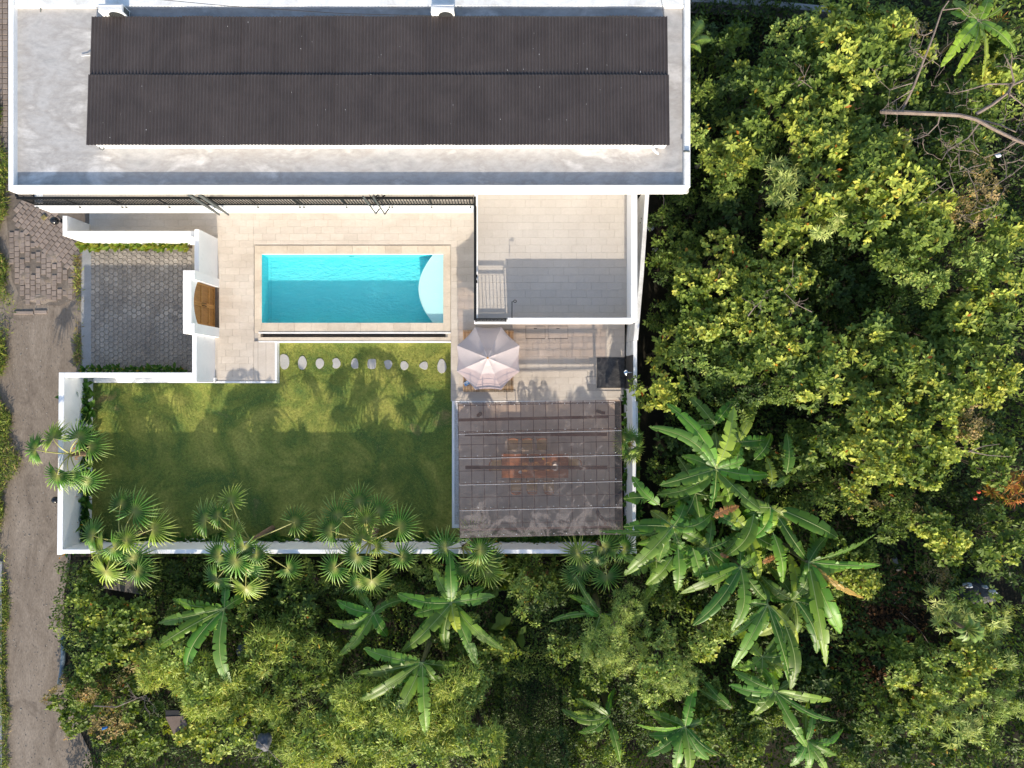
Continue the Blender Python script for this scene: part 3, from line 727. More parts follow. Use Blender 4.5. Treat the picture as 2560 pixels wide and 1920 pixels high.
# wall arm with ring, lying over the parapet
pa = P(1280,795,TP+.03); pb = P(1280,754,TP+.05); pc = P(1285,753,TP+.05)
t = thing("hook_pole", "thin black metal arm ending in a small ring reaching over the terrace parapet", "metal arm", pa)
obj("arm", MB().tube([pa, pb, pc], .016, 6), BLACKM, t)
c = P(1287.5,753,TP+.05); obj("ring", MB().tube([(c.x+.05*math.cos(2*math.pi*k/14), c.y+.05*math.sin(2*math.pi*k/14), c.z) for k in range(15)], .014, 5), BLACKM, t)
# ground floor of the terrace wing, set back under the slab
obj("wall", MB().box(tx0+.25, tx1-.02, ty0+1.6, 8.595, 0, TZ-.352), WHITEW, hs)
m = MB()
for k in range(3): x = tx0+.9+k*1.7; m.box(x, x+1.2, ty0+1.55, ty0+1.598, .46, 2.5)
obj("door", m, DARKIN, hs)

# ================================================================== GARDEN WALLS AND GATE
GT = 2.10
def wall_thing(nm, mb, lab, m_=WHITE): return obj(nm, mb, m_, label=lab, cat="wall")
# west garden wall (its line leans a little against the picture edge)
a0 = P(147,931,GT); a1 = P(142.6,1387,GT); b0 = P(160,945,GT); b1 = P(156,1374,GT)
m = MB().prism([(a1.x,a1.y),(X(154,GT),a1.y),(b1.x,b1.y),(b0.x,b0.y),(b0.x,a0.y),(a0.x,a0.y)], 0, GT, .012)
wall_thing("garden_wall", m, "white garden wall on the west side between the lane and the lawn")
# south wall
m = MB().bbox(X(154,GT)+.01, X(1592,GT), Y(1384,GT), Y(1373.5,GT), 0, GT-.003, .012)
wall_thing("garden_wall", m, "long white garden wall along the south edge of the lawn behind the palms")
# north wall of the lawn towards the forecourt
m = MB().bbox(b0.x+.002, X(480,GT)-.002, Y(943,GT), a0.y, 0, GT-.004, .012)
wall_thing("garden_wall", m, "white garden wall between the hexagon-paved forecourt and the lawn")
m = MB().bbox(X(232,.6), X(537,.6), Y(957,.6), Y(943,GT)-.003, 0, .58, .012)
wall_thing("wall_ledge", m, "low stained white ledge at the foot of the forecourt wall facing the lawn", WHITEW)
# corridor walls beside the house
m = MB().bbox(X(156,2.0), X(487,2.0), Y(589,2.0), Y(577,2.0), 0, 2.0, .012)
wall_thing("courtyard_wall", m, "white wall between the side passage and the forecourt planting", WHITEW)
m = MB().bbox(X(156,2.0), X(167,2.0), Y(577,2.0)+.002, 7.15, 0, 2.002, .012)
wall_thing("courtyard_wall", m, "short white wall closing the west end of the side passage")
# gate
gt = thing("gate", "white gateway with tall piers and an arched two-leaf wooden door", "gate", P(548, 760, .45))
ze = 2.84; xE = X(548,DZ)
w_n = X(486,ze)   # = pier east edge at the top
yA, yB, yC, yD = Y(675.5,ze), Y(698,ze), Y(808,ze), Y(833.5,ze)
xW = X(457,ze)
obj("pier", MB().bbox(xW, xE, yB, yA, 0, ze, .012), WHITE, gt)
obj("pier", MB().bbox(xW, xE, yD, yC, 0, ze, .012), WHITE, gt)
# lintel with arched underside
xl = X(478,ze); arch = []; zc_, zs_ = 2.62, 2.24
n_ = 20; m = MB(); vs = []; fs = []
for k in range(n_+1):
    t = k/n_; y = yC+.001+(yB-yC-.002)*t; z = zs_ + (zc_-zs_)*math.sin(math.pi*t)**0.8
    vs += [(xW+.002,y,z),(xl,y,z),(xl,y,ze-.002),(xW+.002,y,ze-.002)]
for k in range(n_):
    a = k*4; b = a+4
    fs += [(a,a+1,b+1,b),(a+1,a+2,b+2,b+1),(a+2,a+3,b+3,b+2),(a+3,a,b,b+3)]
fs += [(0,3,2,1),(n_*4,n_*4+1,n_*4+2,n_*4+3)]
m.add(vs, fs); obj("lintel", m, WHITE, gt)
# door leaves (frame members and panels), closed just behind the lintel face
xd = xl-.06; ymid_ = (yB+yC)/2
for side in (0, 1):
    ya, yb = (ymid_+.004, yB-.004) if side else (yC+.004, ymid_-.004)
    lf = obj("door_leaf", MB().box(xd-.05, xd-.012, ya, yb, DZ+.02, zs_+ .02), DOORD, gt)
    m = MB(); st = .085
    def archz(y): t = (y-yC)/(yB-yC); return zs_+(zc_-zs_)*math.sin(math.pi*min(max(t,0),1))**0.8
    # stiles follow the arch
    for (s0, s1) in ((ya, ya+st), (yb-st, yb)):
        m.add([(xd-.012,s0,DZ+.02),(xd+.012,s0,DZ+.02),(xd+.012,s1,DZ+.02),(xd-.012,s1,DZ+.02),
               (xd-.012,s0,archz(s0)+.02),(xd+.012,s0,archz(s0)+.02),(xd+.012,s1,archz(s1)+.02),(xd-.012,s1,archz(s1)+.02)],
              [(0,3,2,1),(4,5,6,7),(0,1,5,4),(1,2,6,5),(2,3,7,6),(3,0,4,7)])
    obj("stile", m, DOORW, lf)
    for zz in (DZ+.021, 1.02, 1.72):
        obj("rail", MB().box(xd-.012, xd+.010, ya+st+.001, yb-st-.001, zz, zz+.10), DOORW, lf)
    m = MB(); pts = []      # arched head board
    for k in range(9):
        y = ya+st+.001+(yb-ya-2*st-.002)*k/8; pts.append((y, archz(y)+.02))
    vs = [(xd-.02,y,zs_-.10) for y,z in pts]+[(xd-.02,y,z) for y,z in pts]+[(xd-.002,y,zs_-.10) for y,z in pts]+[(xd-.002,y,z) for y,z in pts]
    fs = [(k,k+1,9+k+1,9+k) for k in range(8)]+[(18+k,27+k,27+k+1,18+k+1) for k in range(8)]+[(9+k,9+k+1,27+k+1,27+k) for k in range(8)]
    m.add(vs, fs); obj("head_panel", m, DOORD, lf)
    yh = ya+.045 if side else yb-.045
    obj("handle", MB().tube([(xd+.01,yh,1.42),(xd+.07,yh,1.45),(xd+.07,yh,1.75),(xd+.01,yh,1.78)], .013, 6), BLACKM, lf)
obj("threshold", MB().box(xd-.06, xE-.002, yC+.001, yB-.001, DZ-.03, DZ+.012), GUTTER, gt)
# garden-side walls joining the gate
m = MB().bbox(X(487,2.29), X(497,2.29), yA+.001, Y(573,2.29), 0, 2.29, .012)
m2 = MB().box(X(487,2.29), X(544,DZ), yA+.001, Y(573,2.29), 0, 2.29)
xw_top = X(497,2.29)
wall_thing("gate_wall", MB().bbox(xw_top-.19, xw_top, yA+.002, Y(573,2.29), 0, 2.29, .012), "white wall running north from the gate to the side passage")
xs_top = X(491,2.24)
wall_thing("gate_wall", MB().bbox(X(480,2.24), xs_top, Y(955,2.24), yD-.002, 0, 2.24, .012), "white wall running south from the gate to the lawn")

# east boundary wall
z = 2.25
q = [P(1621,470,z), P(1606,690,z), P(1592,845,z)]
m = MB()
pts_o = [P(1624,470,z), P(1609,690,z), P(1595,850,z)]; pts_i = [P(1614,470,z), P(1599,690,z), P(1584,850,z)]
m.prism([tuple(p[:2]) for p in pts_i[::-1]]+[tuple(p[:2]) for p in pts_o], 0, z)
wall_thing("boundary_wall", m, "leaning grey-topped boundary wall behind the roof terrace", WHITEW)
m = MB().bbox(X(1583.5,2.2), X(1593,2.2), Y(972,2.2), Y(850.5,z)-.002, 0, 2.2, .02)
bw = obj("boundary_wall", m, WHITEW, label="white boundary wall beside the outdoor shower", cat="wall")
m = MB().bbox(X(1581,2.15), X(1590,2.15), Y(1373.5,GT)+.003, Y(972.5,2.2)-.003, 0, 2.15, .02)
wall_thing("boundary_wall", m, "white boundary wall between the glazed pergola and the banana plants")
# raised cap course on part of it
obj("buttress", MB().bbox(X(1589,2.15)+.002, X(1596,2.15), Y(1092,2.15), Y(1004,2.15), 1.2, 2.05, .02), WHITEW, label="short thick buttress outside the boundary wall near the young fan palm", cat="buttress")
# kerb wall at the top right
m = MB().wallseg(P(1730,-4,.9), P(1930,9,.9), .26, 0, .9); m.wallseg(P(1930.5,9.1,.9), P(2110,26,.9), .26, 0, .898)
wall_thing("concrete_wall", m, "low grey concrete wall along the top right edge of the thicket", CONC)
# black lamps on the outer walls
def globe(c, r_, lab, out):
    t = thing("wall_lamp", lab, "lamp", c, "black wall lamps facing the lane")
    pr = [(r_*math.sin(math.pi*k/12)+.0001, -r_*math.cos(math.pi*k/12)) for k in range(13)]
    obj("lamp_globe", MB().lathe(c, pr, 20), mat_glossblack, t, smooth=True)
    obj("bracket", MB().tube([c, c+Vector((out,0,-.05))], .03, 8), BLACKM, t)
    obj("back_plate", MB().box(c.x+out-.02,c.x+out,c.y-.08,c.y+.08,c.z-.16,c.z+.08), BLACKM, t)
mat_glossblack = mat("gloss_black", [(0.3,(0.010,0.010,0.011)),(0.7,(0.015,0.015,0.016))], rough=0.12, spec=0.6, fine=0)
globe(P(136,552,1.7), .17, "glossy black globe lamp on the west end of the side passage wall", .32)
globe(P(138,1250,1.6), .15, "glossy black globe lamp on the lane side of the west garden wall", .17)
m = MB().bbox(X(106),X(118),Y(549),Y(539),0.03,.10,.01)
o = obj("loose_block", m, mat("mossy_block", [(0.3,(0.16,0.13,0.05)),(0.7,(0.26,0.22,0.09))], scale=6), label="mossy yellow-brown block lying on the lane pavers near the passage wall", cat="block"); o.rotation_euler = (0,0,.75)

# outdoor shower
sh = thing("outdoor_shower", "black stone shower basin and wall panel with a chrome rain head", "shower", P(1526,931,DZ))
obj("basin", MB().box(shx[0]+.005,shx[1]-.001,shx[2]+.005,shx[3]-.005,DZ-.021,DZ-.006), BLACKST, sh)
obj("basin_rim", MB().box(shx[0]-.0,shx[0]+.004,shx[2],shx[3],DZ-.021,DZ+.01).box(shx[0]+.0045,shx[1]-.001,shx[3]-.004,shx[3],DZ-.021,DZ+.01).box(shx[0]+.0045,shx[1]-.001,shx[2],shx[2]+.004,DZ-.021,DZ+.01), COPING, sh)
xi = X(1583.5,2.2)
obj("wall_panel", MB().box(xi-.03, xi-.001, Y(978,1.3), Y(889,1.3), DZ-.02, 2.19), BLACKWL, sh)
CHROME = mat("chrome", [(0.3,(0.62,0.65,0.68)),(0.7,(0.70,0.72,0.75))], rough=0.15, metal=1.0, fine=0)
hp = P(1566,931,2.05)
obj("shower_arm", MB().tube([(xi-.03,hp.y,2.08),(hp.x,hp.y,2.08),(hp.x,hp.y,2.04)], .014, 8), CHROME, sh)
obj("shower_head", MB().lathe((hp.x,hp.y,2.02),[(.03,.02),(.10,.012),(.105,0),(.0,-.004)],20), CHROME, sh, smooth=True)
obj("tap", MB().lathe((xi-.06,hp.y,1.2),[(.03,-.03),(.03,.03)],10), CHROME, sh)

# ================================================================== UMBRELLA, MAT
UC = P(1223.5,893,2.62); ux, uy = P(1220.5,896,2.3)[:2]
um = thing("parasol", "octagonal pale pink-beige garden parasol standing on the deck by the pool", "parasol", (ux, uy, DZ))
ns = 8; Rr = 1.43; zr, ztop_ = 2.30, 2.82
vs = []; fs = []; nr, na = 10, 8
tot = ns*na
for j in range(1, nr+1):
    t = .07+(1-.07)*j/nr
    for k in range(tot):
        a = 2*math.pi*k/tot + math.radians(22.5); fr_ = (k % na)/na
        rib = abs(fr_-.5)*2                      # 1 on a rib, 0 in the middle of a gore
        rad = Rr*t*(math.cos(math.pi/ns)/math.cos((fr_-.5)*2*math.pi/ns))
        sag = .075*t*(1-t*.35)*(1-rib**2)
        z = ztop_-(ztop_-zr)*t**1.18 - sag
        if t > .95: rad *= 1-.035*(1-rib**2)
        vs.append((ux+rad*math.cos(a), uy+rad*math.sin(a), z))
for j in range(nr-1):
    for k in range(tot): fs.append((j*tot+k, j*tot+(k+1)%tot, (j+1)*tot+(k+1)%tot, (j+1)*tot+k))
b0_ = (nr-1)*tot; nv = len(vs)
for k in range(tot):
    x, y, z = vs[b0_+k]; vs.append((x, y, z-.07))
for k in range(tot): fs.append((b0_+k, b0_+(k+1)%tot, nv+(k+1)%tot, nv+k))
obj("canopy", MB().add(vs, fs), CANVAS, um)
vs = []; fs = []; nr2 = 4
for j in range(nr2+1):
    t = j/nr2
    for k in range(tot):
        a = 2*math.pi*k/tot + math.radians(22.5); fr_ = (k % na)/na; rib = abs(fr_-.5)*2
        rad = (.03+.33*t)*(math.cos(math.pi/ns)/math.cos((fr_-.5)*2*math.pi/ns)); z = ztop_+.13-.14*t**1.1-.035*t*(1-rib**2)
        vs.append((ux+rad*math.cos(a), uy+rad*math.sin(a), z))
for j in range(nr2):
    for k in range(tot): fs.append((j*tot+k, j*tot+(k+1)%tot, (j+1)*tot+(k+1)%tot, (j+1)*tot+k))
obj("vent_cap", MB().add(vs, fs), CANVAS, um)
obj("finial", MB().lathe((ux,uy,ztop_+.10),[(.035,0),(.035,.05),(.045,.06),(.02,.11)],12), DOORW, um)
obj("pole", MB().tube([(ux,uy,DZ+.05),(ux,uy,ztop_+.1)], .024, 10), DOORW, um)
for k in range(ns):
    a = 2*math.pi*k/ns + math.radians(22.5)
    obj("rib", MB().tube([(ux,uy,ztop_-.03),(ux+Rr*.98*math.cos(a),uy+Rr*.98*math.sin(a),zr-.02)], .010, 5), DOORW, um)
obj("base", MB().lathe((ux,uy,DZ+.03),[(.26,0),(.26,.05),(.05,.09)],20), CONC, um)
mt = thing("slatted_platform", "brown slatted bamboo daybed base showing round the edges of the parasol", "daybed", P(1219,903,DZ))
mx0, mx1, my0, my1 = X(1157,.9), X(1284,.9), Y(980,.9), Y(825,.9)
nsl = 46
smb = MB().bbox(-(mx1-mx0)/nsl*.40, (mx1-mx0)/nsl*.40, my0-(my0+my1)/2, my1-(my0+my1)/2, 0, .022, .004)
sme = bpy.data.meshes.new("slat"); sme.from_pydata(smb.v, [], smb.f); sme.materials.append(MATW)
for k in range(nsl):
    o = link("slat", sme, None, mt); o.location = Vector((mx0+(k+.5)*(mx1-mx0)/nsl, (my0+my1)/2+rr.uniform(-.01,.01), .82)) - wloc(mt)
obj("frame", MB().box(mx0,mx1,my0+.08,my0+.14,.74,.815).box(mx0,mx1,my1-.14,my1-.08,.74,.815).box(mx0+.05,mx0+.11,my0+.14,my1-.14,.74,.814).box(mx1-.11,mx1-.05,my0+.14,my1-.14,.74,.814), DOORD, mt)
for (a, b) in ((mx0+.08,my0+.1),(mx1-.08,my0+.1),(mx0+.08,my1-.1),(mx1-.08,my1-.1)): obj("leg", MB().box(a-.03,a+.03,b-.03,b+.03,DZ+.001,.739), DOORD, mt)
c = P(1167,958,.86)
m = MB(); m.bbox(-.13,.13,-.09,.09,0,.03,.008); me = bpy.data.meshes.new("towel"); me.from_pydata(m.v, [], m.f)
o = link("towel", me, mat("towel_blue", [(0.45,(0.12,0.32,0.62)),(0.55,(0.72,0.78,0.82))], scale=9), label="small blue and white folded towel on the corner of the slatted daybed", cat="towel"); o.location = (c.x,c.y,.845); o.rotation_euler = (0,0,.6)

# ================================================================== PERGOLA
pg = thing("pergola", "dining pergola with a dusty see-through plastic roof on a brown steel grid", "pergola", P(1350,1170,.45))
pz = 2.75
pz = 3.02
NW, NE, SE, SW = P(1145,1008,pz), P(1552,999,pz), P(1557,1336,pz+.33), P(1150,1345,pz+.33)
def bil(s_, t_): return NW.lerp(NE, s_).lerp(SW.lerp(SE, s_), t_)
# clear roof sheets: plastic with dust
pm, n, l, b = newmat("smoked_polycarbonate")
geo = n.new("ShaderNodeNewGeometry")
tr = n.new("ShaderNodeBsdfTransparent"); tr.inputs[0].default_value = (0.74, 0.62, 0.56, 1)
gl = n.new("ShaderNodeBsdfGlossy"); gl.inputs["Roughness"].default_value = 0.12
df = n.new("ShaderNodeBsdfDiffuse"); df.inputs[0].default_value = (0.40, 0.335, 0.29, 1)
mx = n.new("ShaderNodeMixShader"); mx.inputs[0].default_value = 0.035; l.new(tr.outputs[0], mx.inputs[1]); l.new(gl.outputs[0], mx.inputs[2])
mp = n.new("ShaderNodeMapping"); mp.inputs["Scale"].default_value = (1,1,1); l.new(geo.outputs["Position"], mp.inputs[0])
d1 = noise(n, l, mp.outputs[0], 1.1, 9, .68, 1.8)
sx = n.new("ShaderNodeSeparateXYZ"); l.new(geo.outputs["Position"], sx.inputs[0])
mr = n.new("ShaderNodeMapRange"); mr.inputs[1].default_value = -4.0; mr.inputs[2].default_value = -6.6; mr.inputs[3].default_value = 0.0; mr.inputs[4].default_value = 0.17; l.new(sx.outputs[1], mr.inputs[0])
ad = n.new("ShaderNodeMath"); ad.operation = 'ADD'; l.new(d1, ad.inputs[0]); l.new(mr.outputs[0], ad.inputs[1])
dr = ramp(n, l, ad.outputs[0], [(0.42,(0.07,)*3+(1,)), (0.60,(0.13,)*3+(1,)), (0.70,(0.42,)*3+(1,)), (0.80,(0.26,)*3+(1,))])
mx2 = n.new("ShaderNodeMixShader"); l.new(dr, mx2.inputs[0]); l.new(mx.outputs[0], mx2.inputs[1]); l.new(df.outputs[0], mx2.inputs[2])
l.new(mx2.outputs[0], n["Material Output"].inputs[0])
cuts = [0, .232, .415, .61, .80, 1.0]
for k in range(5):
    t0, t1 = cuts[k], cuts[k+1]
    zo = Vector((0,0,.012*(4-k)))
    a, b_, c, d = bil(-.0,t0-.012 if k else 0)+zo, bil(1,t0-.012 if k else 0)+zo, bil(1,t1)+zo, bil(0,t1)+zo
    nx = 24; vs = []; fs = []
    for j in (0,1):
        for i in range(nx+1):
            p = (a.lerp(b_, i/nx) if j == 0 else d.lerp(c, i/nx)); vs.append((p.x, p.y, p.z+.006*math.sin(i*1.3+k)))
    for i in range(nx): fs.append((nx+1+i, nx+2+i, i+1, i))
    sh_ = obj("roof_panel", MB().add(vs, fs), pm, pg)
    if k < 4:
        vs = [Vector(v) for v in vs[nx+1:]]
        obj("panel_edge", MB().tube([v+Vector((0,0,.003)) for v in vs], .006, 4), PLASTIC, sh_)
obj("roof_screw", (lambda m: [m.lathe(bil((i+.5)/13, cuts[j]-.02 if j else .02)+Vector((0,0,.05)), [(.016,0),(.012,.012)], 6) for i in range(13) for j in range(0,6)] and m)(MB()), PLASTIC, pg, kind="stuff")
BROWNS = mat("brown_steel", [(0.3,(0.050,0.030,0.028)),(0.7,(0.075,0.048,0.045))], scale=4, rough=0.5)
zb = Vector((0,0,-.05))
for i in range(14):
    s_ = min(i/13, 1.0)
    a, c = bil(s_, 0)+zb, bil(s_, 1)+zb
    obj("rafter", MB().add(*( (lambda d: ([(a.x-d,a.y,a.z-.012),(a.x+d,a.y,a.z-.012),(c.x+d,c.y,c.z-.012),(c.x-d,c.y,c.z-.012),(a.x-d,a.y,a.z),(a.x+d,a.y,a.z),(c.x+d,c.y,c.z),(c.x-d,c.y,c.z)], [(0,1,2,3),(7,6,5,4),(0,4,5,1),(1,5,6,2),(2,6,7,3),(3,7,4,0)]))(.013))), BROWNS, pg)
for j in range(11):
    t_ = min(.02+j*.098, .998)
    a, c = bil(0,t_)+zb*1.9, bil(1,t_)+zb*1.9
    obj("purlin", MB().add([(a.x,a.y-.012,a.z-.010),(c.x,c.y-.012,c.z-.010),(c.x,c.y+.012,c.z-.010),(a.x,a.y+.012,a.z-.010),(a.x,a.y-.012,a.z),(c.x,c.y-.012,c.z),(c.x,c.y+.012,c.z),(a.x,a.y+.012,a.z)], [(0,3,2,1),(4,5,6,7),(0,1,5,4),(1,2,6,5),(2,3,7,6),(3,0,4,7)]), BROWNS, pg)
for t_ in (.13, .95):
    a, c = bil(.0,t_)+zb*3.4, bil(.93,t_)+zb*3.4
    obj("beam", MB().add([(a.x,a.y-.05,a.z-.03),(c.x,c.y-.05,c.z-.03),(c.x,c.y+.05,c.z-.03),(a.x,a.y+.05,a.z-.03),(a.x,a.y-.05,a.z),(c.x,c.y-.05,c.z),(c.x,c.y+.05,c.z),(a.x,a.y+.05,a.z)], [(0,3,2,1),(4,5,6,7),(0,1,5,4),(1,2,6,5),(2,3,7,6),(3,0,4,7)]), BROWNS, pg)
for t_ in (.245, .50):       # dark flat strips added in place of shadow bands on the floor
    a, c = bil(.03,t_), bil(.93,t_); z = 2.32
    obj("shade_strip", MB().box(a.x, c.x, a.y-.075, a.y+.075, z-.03, z), BROWNS, pg)
for (s_, t_) in ((.12,.1),(.9,.1),(.12,.93),(.9,.93)):
    a = bil(s_, t_); obj("post", MB().box(a.x-.06,a.x+.06,a.y-.06,a.y+.06,DZ,a.z-.30), BROWNS, pg)
# floor, white border and pebble strip
x0, x1 = X(1130,DZ), X(1537,DZ); y0, y1 = Y(1320,DZ), Y(1002,DZ)-.003
pf = obj("pergola_floor", MB().box(x0, x1, y0, y1, 0, DZ-.022), JOINT, kind="structure")
pb_ = wloc(pf)
for t in tiles_in((X(1147,DZ), x1, y0, Y(1011,DZ)), DZ, L=.61, W=.61, ox=.2):
    if 1:
        o = link("tile", tile_mesh(t[1]-t[0], t[3]-t[2], .022, DECK), None, pf); o.location = Vector(((t[0]+t[1])/2,(t[2]+t[3])/2,DZ-.022)) - pb_
obj("white_border", MB().bbox(x0,X(1136.5,DZ),y0,y1,DZ-.021,DZ+.012,.006).bbox(X(1136.5,DZ)+.001,x1,Y(1004.5,DZ),y1,DZ-.021,DZ+.010,.006).bbox(X(1136.5,DZ)+.001,X(1147,DZ)-.001,y0,Y(1311,DZ),DZ-.021,DZ+.011,.006), WHITE, pf)
m = MB(); rp = random.Random(11)
def pebbles(xa, xb, ya, yb, n_):
    for _ in range(n_):
        x, y = rp.uniform(xa,xb), rp.uniform(ya,yb); r_ = rp.uniform(.012,.028); a0_ = rp.uniform(0,6.28)
        pts = [(x+r_*math.cos(a0_+k*1.2566)*rp.uniform(.7,1.2), y+r_*math.sin(a0_+k*1.2566)*rp.uniform(.7,1.2)) for k in range(5)]
        m.prism(pts, DZ-.021, DZ-.006+rp.uniform(0,.012), .006)
pebbles(X(1137.5,DZ),X(1146,DZ),Y(1310,DZ),Y(1006,DZ),1500); pebbles(X(1147,DZ),x1-.05,Y(1010.5,DZ),Y(1005.5,DZ),700)
obj("pebble", m, PEBBLE, pf, kind="stuff")
# table and chairs below
TT = .45+.75
tb_ = thing("dining_table", "long red-brown wooden dining table under the see-through pergola roof", "table", P(1338,1160,.45))
ax0, ax1, ay0, ay1 = X(1254,TT), X(1421,TT), Y(1195,TT), Y(1135,TT)
for k in range(6):
    a = ay0+(ay1-ay0)*k/6; b2 = ay0+(ay1-ay0)*(k+1)/6; obj("plank", MB().bbox(ax0,ax1,a+.003,b2-.003,TT-.045,TT+rr.uniform(-.001,.001),.004), TABLEW, tb_)
for a in (ax0+.12, ax1-.12):
    for b2 in (ay0+.1, ay1-.1): obj("leg", MB().box(a-.045,a+.045,b2-.045,b2+.045,.45,TT-.046), TABLEW, tb_)
obj("apron", MB().box(ax0+.16,ax1-.16,ay0+.08,ay0+.11,TT-.14,TT-.047).box(ax0+.16,ax1-.16,ay1-.11,ay1-.08,TT-.14,TT-.047), TABLEW, tb_)
def chair_proto():
    t = thing("dining_chair", "", "chair", (0,0,0), "dining chairs around the pergola table")
    obj("seat", MB().bbox(-.23,.23,-.22,.22,.43,.47,.015), SEATM, t)
    for sx_ in (-1,1):
        for sy in (-1,1):
            top = .90 if sy > 0 else .44
            obj("leg", MB().tube([(sx_*.24,sy*.24 if sy<0 else .27,0),(sx_*.21,sy*.2,.45)]+([(sx_*.19,.27,.9)] if sy>0 else []), [.016,.02]+([.014] if sy>0 else []), 6), CHAIRW, t)
    obj("backrest", MB().tube([(-.19,.27,.86),(-.10,.30,.90),(0,.31,.91),(.10,.30,.90),(.19,.27,.86)], .024, 6).box(-.17,.17,.262,.282,.62,.68), CHAIRW, t)
    return t
cp = chair_proto()
spots = [(1282,1112,0,"northwest chair of the table, back turned to the pool"),(1318,1112,0,"second chair on the north side of the table"),(1355,1112,0,"third chair on the north side of the table"),
         (1290,1214,math.pi,"first chair on the south side of the table"),(1330,1214,math.pi,"middle chair on the south side of the table"),(1372,1214,math.pi,"last chair on the south side of the table"),
         (1241,1164,math.pi/2,"pale-seated chair at the west head of the table"),(1434,1160,-math.pi/2,"pale-seated chair at the east head of the table")]
for k, (u, v, rz, lab) in enumerate(spots):
    p = P(u, v, .9); p.z = .451
    o = cp if k == 0 else copy_tree(cp)
    o.location = p; o.rotation_euler = (0,0,rz); o["label"] = "wooden dining chair, " + lab
for k, (u, v) in enumerate(((1312,1168),(1340,1166),(1371,1166))):
    p = P(u, v, 1.75)
    t = thing("pendant_lamp", "rattan pendant lamp above the dining table, " + ("west one of three","middle one of three","east one of three")[k], "pendant lamp", p, "rattan pendants over the table")
    prof = [(.05,.20),(.12,.17),(.175,.08),(.185,0),(.165,-.09),(.11,-.16)]
    m = MB()
    for q_ in range(16):
        a = 2*math.pi*q_/16; m.tube([(p.x+r_*math.cos(a),p.y+r_*math.sin(a),p.z+z_2) for r_,z_2 in prof], .007, 4)
    for r_, z_2 in prof: m.tube([(p.x+r_*math.cos(2*math.pi*i/18),p.y+r_*math.sin(2*math.pi*i/18),p.z+z_2) for i in range(19)], .008, 4)
    obj("lamp_shade", m, BRASS, t)
    obj("cord", MB().tube([(p.x,p.y,p.z+.18),(p.x,p.y,2.4)], .006, 4), BLACKM, t)
def bowl(u, v, r_, m_, lab, nm="bowl"):
    p = P(u,v,TT+.03); obj(nm, MB().lathe((p.x,p.y,TT+.002),[(.35*r_,0),(.8*r_,.03),(r_,.06),(.93*r_,.06),(.7*r_,.03),(.1*r_,.014)],18), m_, label=lab, cat=nm, smooth=True)
bowl(1388,1168,.15,PLASTIC,"pale glass bowl on the dining table, nearest the east end")
bowl(1328,1150,.11,mat("bowl_dark",[(0.3,(0.05,0.04,0.03)),(0.7,(0.08,0.06,0.05))]),"small dark bowl with fruit colours near the middle of the table")
bowl(1300,1180,.07,PLASTIC,"small pale bowl at the southwest of the dining table")
p = P(1358,1146,TT+.03); obj("fruit", MB().lathe((p.x,p.y,TT+.002),[(.02,0),(.05,.02),(.055,.05),(.03,.085),(.005,.09)],12), mat("yellow_fruit",[(0.3,(0.65,0.42,0.04)),(0.7,(0.75,0.50,0.06))]), label="yellow fruit lying on the dining table", cat="fruit", smooth=True)

# ================================================================== VEGETATION
def norm(a): return a/np.maximum(np.linalg.norm(a, axis=-1, keepdims=True), 1e-9)

# leaf templates in (along, across, up), unit length
T_BROAD = (np.array([(0,0,0),(.30,.14,.03),(.66,.21,.02),(1,0,-.10),(.66,-.21,.02),(.30,-.14,.03),(.34,0,-.03),(.68,0,-.05)]),
           np.array([(0,6,1),(6,7,2),(6,2,1),(7,3,2),(0,5,6),(6,5,4),(6,4,7),(7,4,3)]))
T_HEART = (np.array([(0,0,0),(.15,.36,.05),(.62,.33,.03),(1,0,-.10),(.62,-.33,.03),(.15,-.36,.05),(.45,0,-.04)]),
           np.array([(0,6,1),(1,6,2),(2,6,3),(3,6,4),(4,6,5),(5,6,0)]))
T_OVAL = (np.array([(0,0,0),(.5,.22,.04),(1,0,-.06),(.5,-.22,.04),(.5,0,-.03)]),
          np.array([(0,4,1),(1,4,2),(2,4,3),(3,4,0)]))
T_NARROW = (np.array([(0,0,0),(.45,.075,.02),(1,0,-.10),(.45,-.075,.02)]), np.array([(0,3,1),(1,3,2)]))
T_BAMB = (np.array([(0,0,0),(.35,.065,.01),(1,0,-.16),(.35,-.065,.01)]), np.array([(0,3,1),(1,3,2)]))

G = dict(
 yellow=[(.30,.38,.055),(.23,.32,.05),(.15,.235,.04),(.38,.42,.065),(.09,.155,.032),(.16,.25,.04)],
 mid=[(.095,.165,.028),(.135,.22,.036),(.19,.27,.045),(.065,.12,.024)],
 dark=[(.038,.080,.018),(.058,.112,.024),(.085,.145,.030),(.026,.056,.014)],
 creeper=[(.29,.37,.060),(.22,.31,.055),(.37,.42,.085),(.15,.24,.045)],
 pale=[(.22,.32,.08),(.29,.37,.11),(.16,.26,.06),(.36,.41,.14)],
 bamboo=[(.26,.36,.055),(.20,.30,.050),(.36,.42,.09),(.13,.22,.040)],
 tan=[(.34,.27,.12),(.27,.23,.10),(.40,.31,.17),(.18,.18,.065)],
 fresh=[(.17,.28,.055),(.24,.34,.07),(.12,.22,.045),(.31,.38,.10)],
 croton=[(.36,.10,.03),(.40,.22,.04),(.18,.07,.03),(.14,.16,.03)],
)
for _k, _v in G.items():        # plant colours a little greyer, some palettes gain one pale tone standing in for sun highlights
    if _k != 'croton':
        G[_k] = [tuple(.95*ch*((1.18,1.03,.80) if _k in ('yellow','creeper','bamboo') else (1.10,1,.85))[i_] + .05*(.3*q[0]+.6*q[1]+.1*q[2]) for i_, ch in enumerate(q)) for q in _v]
for _k in ('yellow','creeper','bamboo','fresh','pale'): G[_k].append(tuple(min(.62, 1.45*ch+.03) for ch in G[_k][1]))
